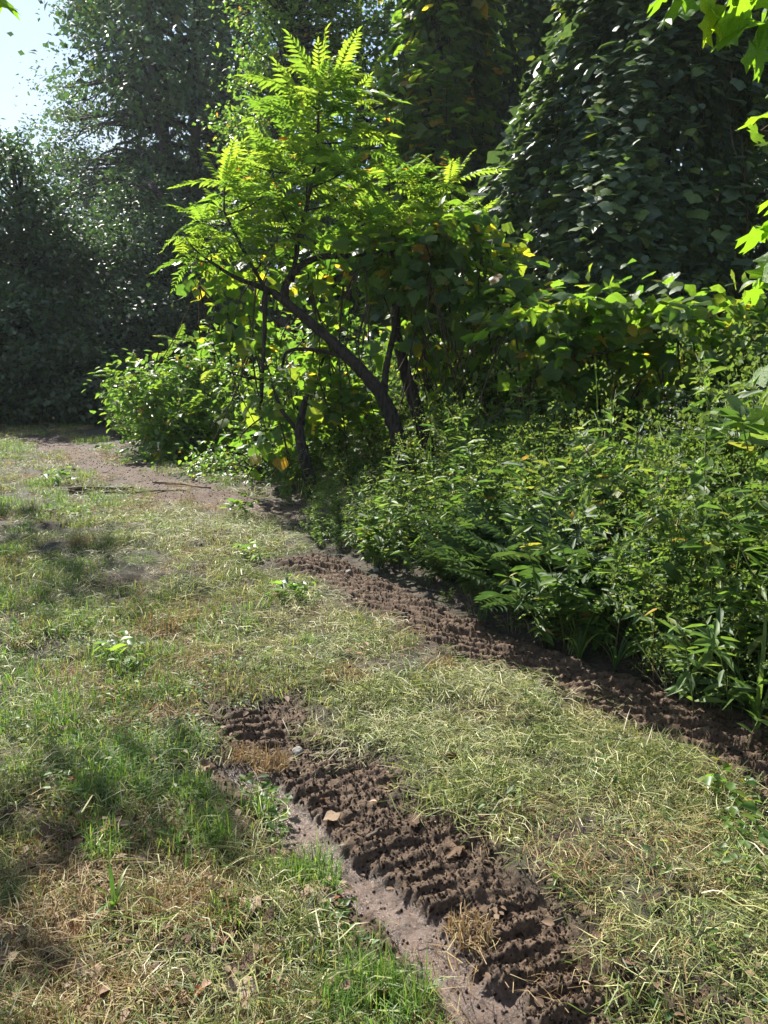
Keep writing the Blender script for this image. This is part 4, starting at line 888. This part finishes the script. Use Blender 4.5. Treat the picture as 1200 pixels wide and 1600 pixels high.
for j, (u, v, s) in enumerate([(770, 955, .85), (820, 972, .95), (865, 990, .85), (800, 925, 1.0), (905, 1000, .7), (735, 935, .65), (855, 940, 1.0), (690, 912, .55), (760, 905, .8), (900, 960, .8)]):
    x, y = G(u, v)[:2] + np.array([.03, .04])
    root = empty('fern', (x, y, float(on_ground(x, y)[0])), ('large' if s > .8 else 'small') + ' dark fern with arching fronds, ' + ('left' if u < 750 else 'middle' if u < 840 else 'right') + ' of the shaded row above the rut', 'fern', 'ferns in the shade of the bank')
    for i in range(9):
        az = i * .7 + rng.normal(0, .15); e = rng.uniform(.5, 1.05)
        d = np.array([math.cos(az) * math.cos(e), math.sin(az) * math.cos(e), math.sin(e)]); up = np.array([-math.cos(az) * math.sin(e), -math.sin(az) * math.sin(e), math.cos(e)])
        ob('frond', FF[i % 3], root, mat4(frames(d[None], up[None])[0], np.zeros(3), s * rng.uniform(.65, 1)))

# ------------------------------------------------------------------ overhanging maple on the right
rng = np.random.default_rng(700)
mbase = g(2.05, 1.75)
maple = empty('maple_sapling', mbase, 'maple sapling leaning in from the right with big sunlit lobed leaves', 'tree')
ob('trunk', MB().add(*tube([mbase, mbase + [.05, .1, 1.2], mbase + [-.05, .2, 2.4], mbase + [-.1, .3, 3.4]], [.04, .034, .026, .012], 8, 18, .05)).mesh('trunk', M_BARK, mbase, True), maple)
MLM = [MB().add(*MAPLE, rnd=.3 * i).mesh('leaf', M_MAPLE) for i in range(2)]
def maple_branch(root, base, pts, r):
    ob('branch', MB().add(*tube(pts, [r, r * .7, r * .4], 6, 12)).mesh('branch', M_VSTEM, base, True), root)
def maple_leaf(root, base, u, v, z, size, roll=0.0):
    p = P(u, v, z)
    d = np.array([rng.normal(-.2, .5), rng.normal(-.5, .3), -.55 + rng.normal(0, .25)]); nn = np.array([rng.normal(-.25, .3), rng.normal(.45, .25), rng.normal(.8, .2)])
    ob('leaf', MLM[rng.integers(2)], root, mat4(frames(d[None], nn[None])[0], p - base, size))
maple_branch(maple, mbase, [mbase + [-.08, .25, 2.9], P(1210, -30, 2.3), P(1120, -20, 2.3), P(1060, -15, 2.35)], .008)
maple_branch(maple, mbase, [mbase + [-.05, .2, 2.35], P(1240, 200, 2.3), P(1205, 190, 2.3)], .005)
maple_branch(maple, mbase, [mbase + [0, .15, 2.0], P(1260, 375, 2.3), P(1210, 375, 2.3)], .005)
maple_branch(maple, mbase, [mbase + [0, .12, 1.7], P(1260, 640, 2.2), P(1215, 655, 2.2)], .005)
for u, v, z, s in [(1075, 8, 2.4, .12), (1110, 25, 2.3, .12), (1160, 45, 2.25, .12), (1190, 55, 2.4, .12), (1050, -12, 2.3, .11), (1140, 15, 2.35, .13), (1060, -5, 2.3, .12), (1040, -20, 2.4, .09), (1120, 5, 2.25, .13), (1150, -10, 2.3, .14), (1135, 30, 2.4, .11), (1185, -5, 2.2, .13), (1195, 35, 2.3, .12), (1200, 75, 2.25, .11), (1180, 10, 2.35, .13), (1210, -10, 2.4, .13),
                   (1095, -25, 2.5, .12), (1165, 20, 2.2, .10), (1192, 185, 2.3, .10), (1225, 215, 2.25, .11), (1185, 205, 2.4, .07), (1190, 362, 2.2, .10), (1196, 415, 2.3, .09), (1190, 450, 2.4, .08), (1192, 575, 2.3, .09), (1188, 640, 2.2, .09), (1200, 365, 2.2, .11), (1225, 385, 2.3, .12), (1205, 420, 2.3, .11), (1220, 440, 2.3, .12), (1215, 590, 2.2, .12), (1205, 650, 2.1, .12),
                   (1240, 300, 2.2, .12), (1240, 100, 2.2, .13), (1260, 10, 2.2, .13), (1230, 520, 2.2, .1), (1080, -40, 2.3, .12), (1140, -50, 2.3, .13), (1190, -60, 2.4, .13)]:
    maple_leaf(maple, mbase, u, v, z, s)
# leaf tips at the top left come from a maple limb overhead
rng = np.random.default_rng(702)
lbase = g(-2.2, 1.0)
ml = empty('maple_tree', lbase, 'maple over the upper left corner showing only a few leaf tips', 'tree')
ob('trunk', MB().add(*tube([lbase, lbase + [-.05, .1, 1.6], lbase + [.1, .2, 3.6], lbase + [.1, .3, 5]], [.08, .07, .05, .02], 8, 18, .05)).mesh('trunk', M_BARK, lbase, True), ml)
maple_branch(ml, lbase, [lbase + [.1, .2, 3.2], P(-40, -60, 2.6), P(10, -25, 2.6), P(180, -40, 2.7)], .008)
for u, v, z, s in [(5, -10, 2.6, .10), (-15, 0, 2.5, .12), (180, -28, 2.7, .09), (190, -40, 2.6, .1), (100, -50, 2.7, .1), (60, -60, 2.6, .12)]: maple_leaf(ml, lbase, u, v, z, s)

# ------------------------------------------------------------------ things lying and standing on the ground
rng = np.random.default_rng(720)
def lay(name, px, L, r, az, label, cat, m, n=5, wob=.04, sides=7, lift=None, taper=.6, group=None):
    x, y = G(*px)[:2]; t = np.linspace(-.5, .5, n)
    xs = x + math.cos(az) * t * L + rng.normal(0, wob * L, n) * -math.sin(az); yy = y + math.sin(az) * t * L + rng.normal(0, wob * L, n) * math.cos(az)
    zz = height(xs, yy) + r * .9
    zz = np.maximum(zz, np.interp(t, t[[0, -1]], zz[[0, -1]]))
    base = np.array([x, y, zz[n // 2]])
    o = ob(name, MB().add(*tube(np.c_[xs, yy, zz], [r, r * (1 + taper) / 2, r * taper], sides, n * 4, .12, rng)).mesh(name, m, base, True)); o.location = base
    return tag(o, label, cat, group)
lay('log', (158, 762), .8, .034, .05, 'dark thick log lying on the bare earth', 'log', M_TWIG, wob=.05)
lay('stick', (205, 765), 1.3, .014, -.04, 'long thin dark branch lying in line with the thick log', 'stick', M_TWIG)
lay('stick', (285, 757), .9, .018, -.35, 'pale branch sloping across the reddish earth', 'stick', M_STICK)
lay('stick', (440, 783), .45, .014, -.1, 'short pale stick at the right end of the bare earth', 'stick', M_STICK)
lay('stick', (268, 765), .5, .010, .15, 'thin pale stick beside the long dark branch', 'stick', M_STICK)
lay('charred_stick', (228, 1466), .16, .012, .42, 'short charred-looking dark stick in the brown grass, lower left', 'stick', M_TRUNK)
lay('charred_stick', (215, 1478), .10, .008, .35, 'small broken stick just under the charred one', 'stick', M_TRUNK)
lay('stick', (585, 1293), .07, .009, .6, 'small grey twig on the mud ridges of the near rut', 'stick', M_TWIG)
lay('stick', (1060, 1238), .40, .006, -.35, 'dark thin twig on the hay at the right', 'stick', M_TWIG)
lay('stick', (1150, 1135), .2, .005, -.5, 'pale dry stalk on the torn bank at right', 'stick', M_STICK)
lay('stalk', (1100, 1305), .55, .004, -.12, 'long straw-coloured stalk lying across the hay at right', 'stalk', M_HAY, sides=4)
lay('stick', (700, 925), .3, .006, -.6, 'thin root end sticking from the far rut edge', 'stick', M_TWIG)
def stone(px, s, label, sq=(1, .8, .6)):
    x, y = G(*px)[:2]
    bmm = bmesh.new(); bmesh.ops.create_icosphere(bmm, subdivisions=3, radius=1); V = np.array([v.co for v in bmm.verts]); F = np.array([[v.index for v in f.verts] for f in bmm.faces]); bmm.free()
    k = rng.normal(0, 1, (7, 3)); k = unit(k)
    for q in k: V = V - q * np.maximum(0, V @ q - .72)[:, None]
    V = V * np.array(sq) * s
    o = ob('stone', MB().add(V, F).mesh('stone', M_STONE)); o.location = (x, y, float(on_ground(x, y)[0]) + s * .25); o.rotation_euler = (0, 0, rng.random() * 3)
    return tag(o, label, 'stone')
stone((465, 1166), .030, 'grey stone at the upper right side of the near rut')
stone((515, 1136), .020, 'small dark stone in the cut grass above the near rut')
stone((588, 888), .035, 'pinkish stone lying on the ridges of the far rut')
stone((160, 1478), .026, 'pale grey stone beside the charred stick')
stone((545, 893), .028, 'small stone at the top end of the far rut')
stone((340, 1330), .012, 'tiny pebble in the shaded grass')
# fallen leaves
def spot(u, v):                                                  # a place on the open ground in words
    if v < 1100: return 'in the farther sunlit grass on the left' if u < 450 else 'in the cut grass between the tracks'
    if u < 330: return 'on the bare litter by the charred stick' if v > 1410 else 'in the half-shaded grass at lower left'
    if v > 1400 and u < 660: return 'in the grass left of the wet track'
    if u < 620 and v < 1400: return 'beside the upper end of the near rut'
    if u < 880: return 'along the muddy ridges of the near rut'
    return 'on the pale hay at right'
fl = []
for i in range(4):
    q = (GRAPE, LEAF4, MAPLE, GRAPE_B)[i]; V = q[0].copy(); V[:, 2] += .18 * np.sin(5 * V[:, 0] + i) + .12 * np.cos(6 * V[:, 1]); fl.append(MB().add(V, q[1], rnd=.2 * i).mesh('fallen_leaf', M_LITTER))
px = [(70, 1510), (95, 1520), (165, 1480), (35, 1440), (120, 1465), (90, 1390), (200, 1268), (110, 1303), (145, 1195), (55, 1175), (160, 1197), (310, 1205), (325, 1325), (350, 1395), (505, 1245), (525, 1265), (655, 1280),
      (510, 1485), (525, 1495), (545, 1545), (585, 1565), (465, 1500), (490, 1390), (20, 1195), (25, 1290), (255, 1165), (290, 1330), (390, 1570), (310, 1590), (250, 1580), (115, 1590), (30, 1580), (885, 1340), (940, 1360),
      (1030, 1430), (1160, 1425), (1010, 1435), (870, 1395), (760, 1300), (845, 1230), (700, 1190), (980, 1160), (720, 1330), (1120, 1540), (925, 1520), (230, 1345), (380, 1310), (440, 1440), (60, 1330), (140, 1550), (330, 1465), (405, 1495), (600, 1500)]
px += [(float(a), float(b_)) for a, b_ in np.c_[rng.uniform(0, 420, 55), rng.uniform(1400, 1600, 55)]] + [(float(a), float(b_)) for a, b_ in np.c_[rng.uniform(0, 350, 25), rng.uniform(1150, 1400, 25)]]
for i, (u, v) in enumerate(px):
    x, y = G(u, v)[:2]; o = ob('fallen_leaf', fl[i % 4]); s = rng.uniform(.035, .075)
    d = np.array([rng.normal(), rng.normal(), rng.normal(0, .2)]); M3 = frames(d[None], np.array([[rng.normal(0, .25), rng.normal(-.1, .25), 1.]]))[0]
    o.matrix_basis = mat4(M3, np.array([x, y, float(on_ground(x, y)[0]) + .018]), s)
    tag(o, ('dark', 'oval', 'lobed', 'rounded')[i % 4] + ' brown fallen leaf lying ' + spot(u, v), 'leaf', 'fallen leaves in the foreground')
o = ob('fallen_leaf', MB().add(*MAPLE, rnd=.97).mesh('fallen_leaf', M_LITTER)); x, y = G(490, 1392)[:2]
o.matrix_basis = mat4(frames(np.array([[.4, -1, 0]]), np.array([[.2, -.3, 1]]))[0], np.array([x, y, float(on_ground(x, y)[0]) + .03]), .075); tag(o, 'red lobed leaf by the edge of the wet track', 'leaf')
# grass tufts
bt = [strand_mesh('grass_tuft', np.random.default_rng(740 + i), M_BROWN, [(150, .075, .03, .11, .0026, (.1, 1.0), 'up'), (30, .09, .05, .12, .003, .02, 'flat')]) for i in range(3)]
gt = [strand_mesh('grass_tuft', np.random.default_rng(750 + i), M_LUSH, [(120, .07, .07, .16, .0035, (.15, .95), 'up')]) for i in range(3)]
yt = blade_plant(np.random.default_rng(760), .17, 9, .006, M_LUSH, 'grass_tuft')
for pts, mm, lab, grp, s0 in [
    ([(235, 1432), (265, 1425), (290, 1418), (215, 1450), (335, 1445), (395, 1512), (425, 1505), (250, 1565), (480, 1590), (312, 968), (65, 992), (385, 1168), (420, 1178), (250, 985), (130, 860), (690, 1045), (540, 1065), (365, 1170), (40, 1010), (310, 1425), (735, 1440), (780, 1130), (905, 1115), (460, 1585)],
     bt, 'brown dead grass tuft, mown short,', 'dead grass tufts', 1.0),
    ([(600, 1540), (640, 1560), (570, 1560), (460, 1365), (480, 1350), (430, 1370), (100, 1135), (130, 1150), (70, 1120), (400, 1262), (330, 1310), (40, 1225), (205, 1250), (360, 1445), (150, 1310), (20, 1130), (500, 1375), (655, 1595), (545, 1590), (620, 1580), (300, 1250), (15, 1420), (170, 1340)],
     gt, 'bright green grass tuft', 'green grass tufts', .9)]:
    for i, (u, v) in enumerate(pts):
        x, y = G(u, v)[:2]; o = ob('grass_tuft', mm[i % 3]); s = s0 * rng.uniform(.75, 1.25) * (1.5 if v < 1070 else 1)
        o.location = (x, y, float(on_ground(x, y)[0]) - .004); o.rotation_euler = (0, 0, rng.random() * 6.28); o.scale = (s, s, s); tag(o, lab + ' ' + spot(u, v), 'grass tuft', grp)
x, y = G(180, 1436)[:2]; o = ob('grass_tuft', yt); o.location = (x, y, float(on_ground(x, y)[0])); tag(o, 'yellow-green broad-bladed grass shoot beside the brown tufts', 'grass tuft')
lw = [small_weed(np.random.default_rng(770 + i), M_LIGHT, 34, .10, .10, .045) for i in range(3)]
for i, (u, v, s, lab) in enumerate([(190, 1040, 1.6, 'bright leafy weed in the sunlit grass at left'), (420, 1250, 1.0, 'leafy weed patch hanging over the wet rut'), (395, 1215, .9, 'dense small-leaved weed just left of the near rut'), (425, 1290, .7, 'yellowish weed sprig on the lip of the near rut'),
                                     (525, 1430, .6, 'small green weed with paired leaves beside the red leaf'), (455, 935, 1.6, 'leafy sprout in the cut grass left of the far rut'), (390, 870, 1.6, 'yellow-flecked weed in the sunny grass mid-clearing'), (1140, 1250, 1.2, 'broad-leaved weed flattened in the hay at right'),
                                     (720, 905, 1.7, 'pale heart-leaved seedling on the rut bank under the ferns'), (1180, 1330, 1.2, 'dark leafy weed at the right edge of the hay'), (95, 755, 2.2, 'small bright bush sprouting in the far grass'), (375, 805, 2.0, 'leafy sprig on the edge of the bare earth')]):
    x, y = G(u, v)[:2]; o = ob('weed', lw[i % 3]); o.location = (x, y, float(on_ground(x, y)[0])); o.scale = (s, s, s); o.rotation_euler = (0, 0, i); tag(o, lab, 'weed')
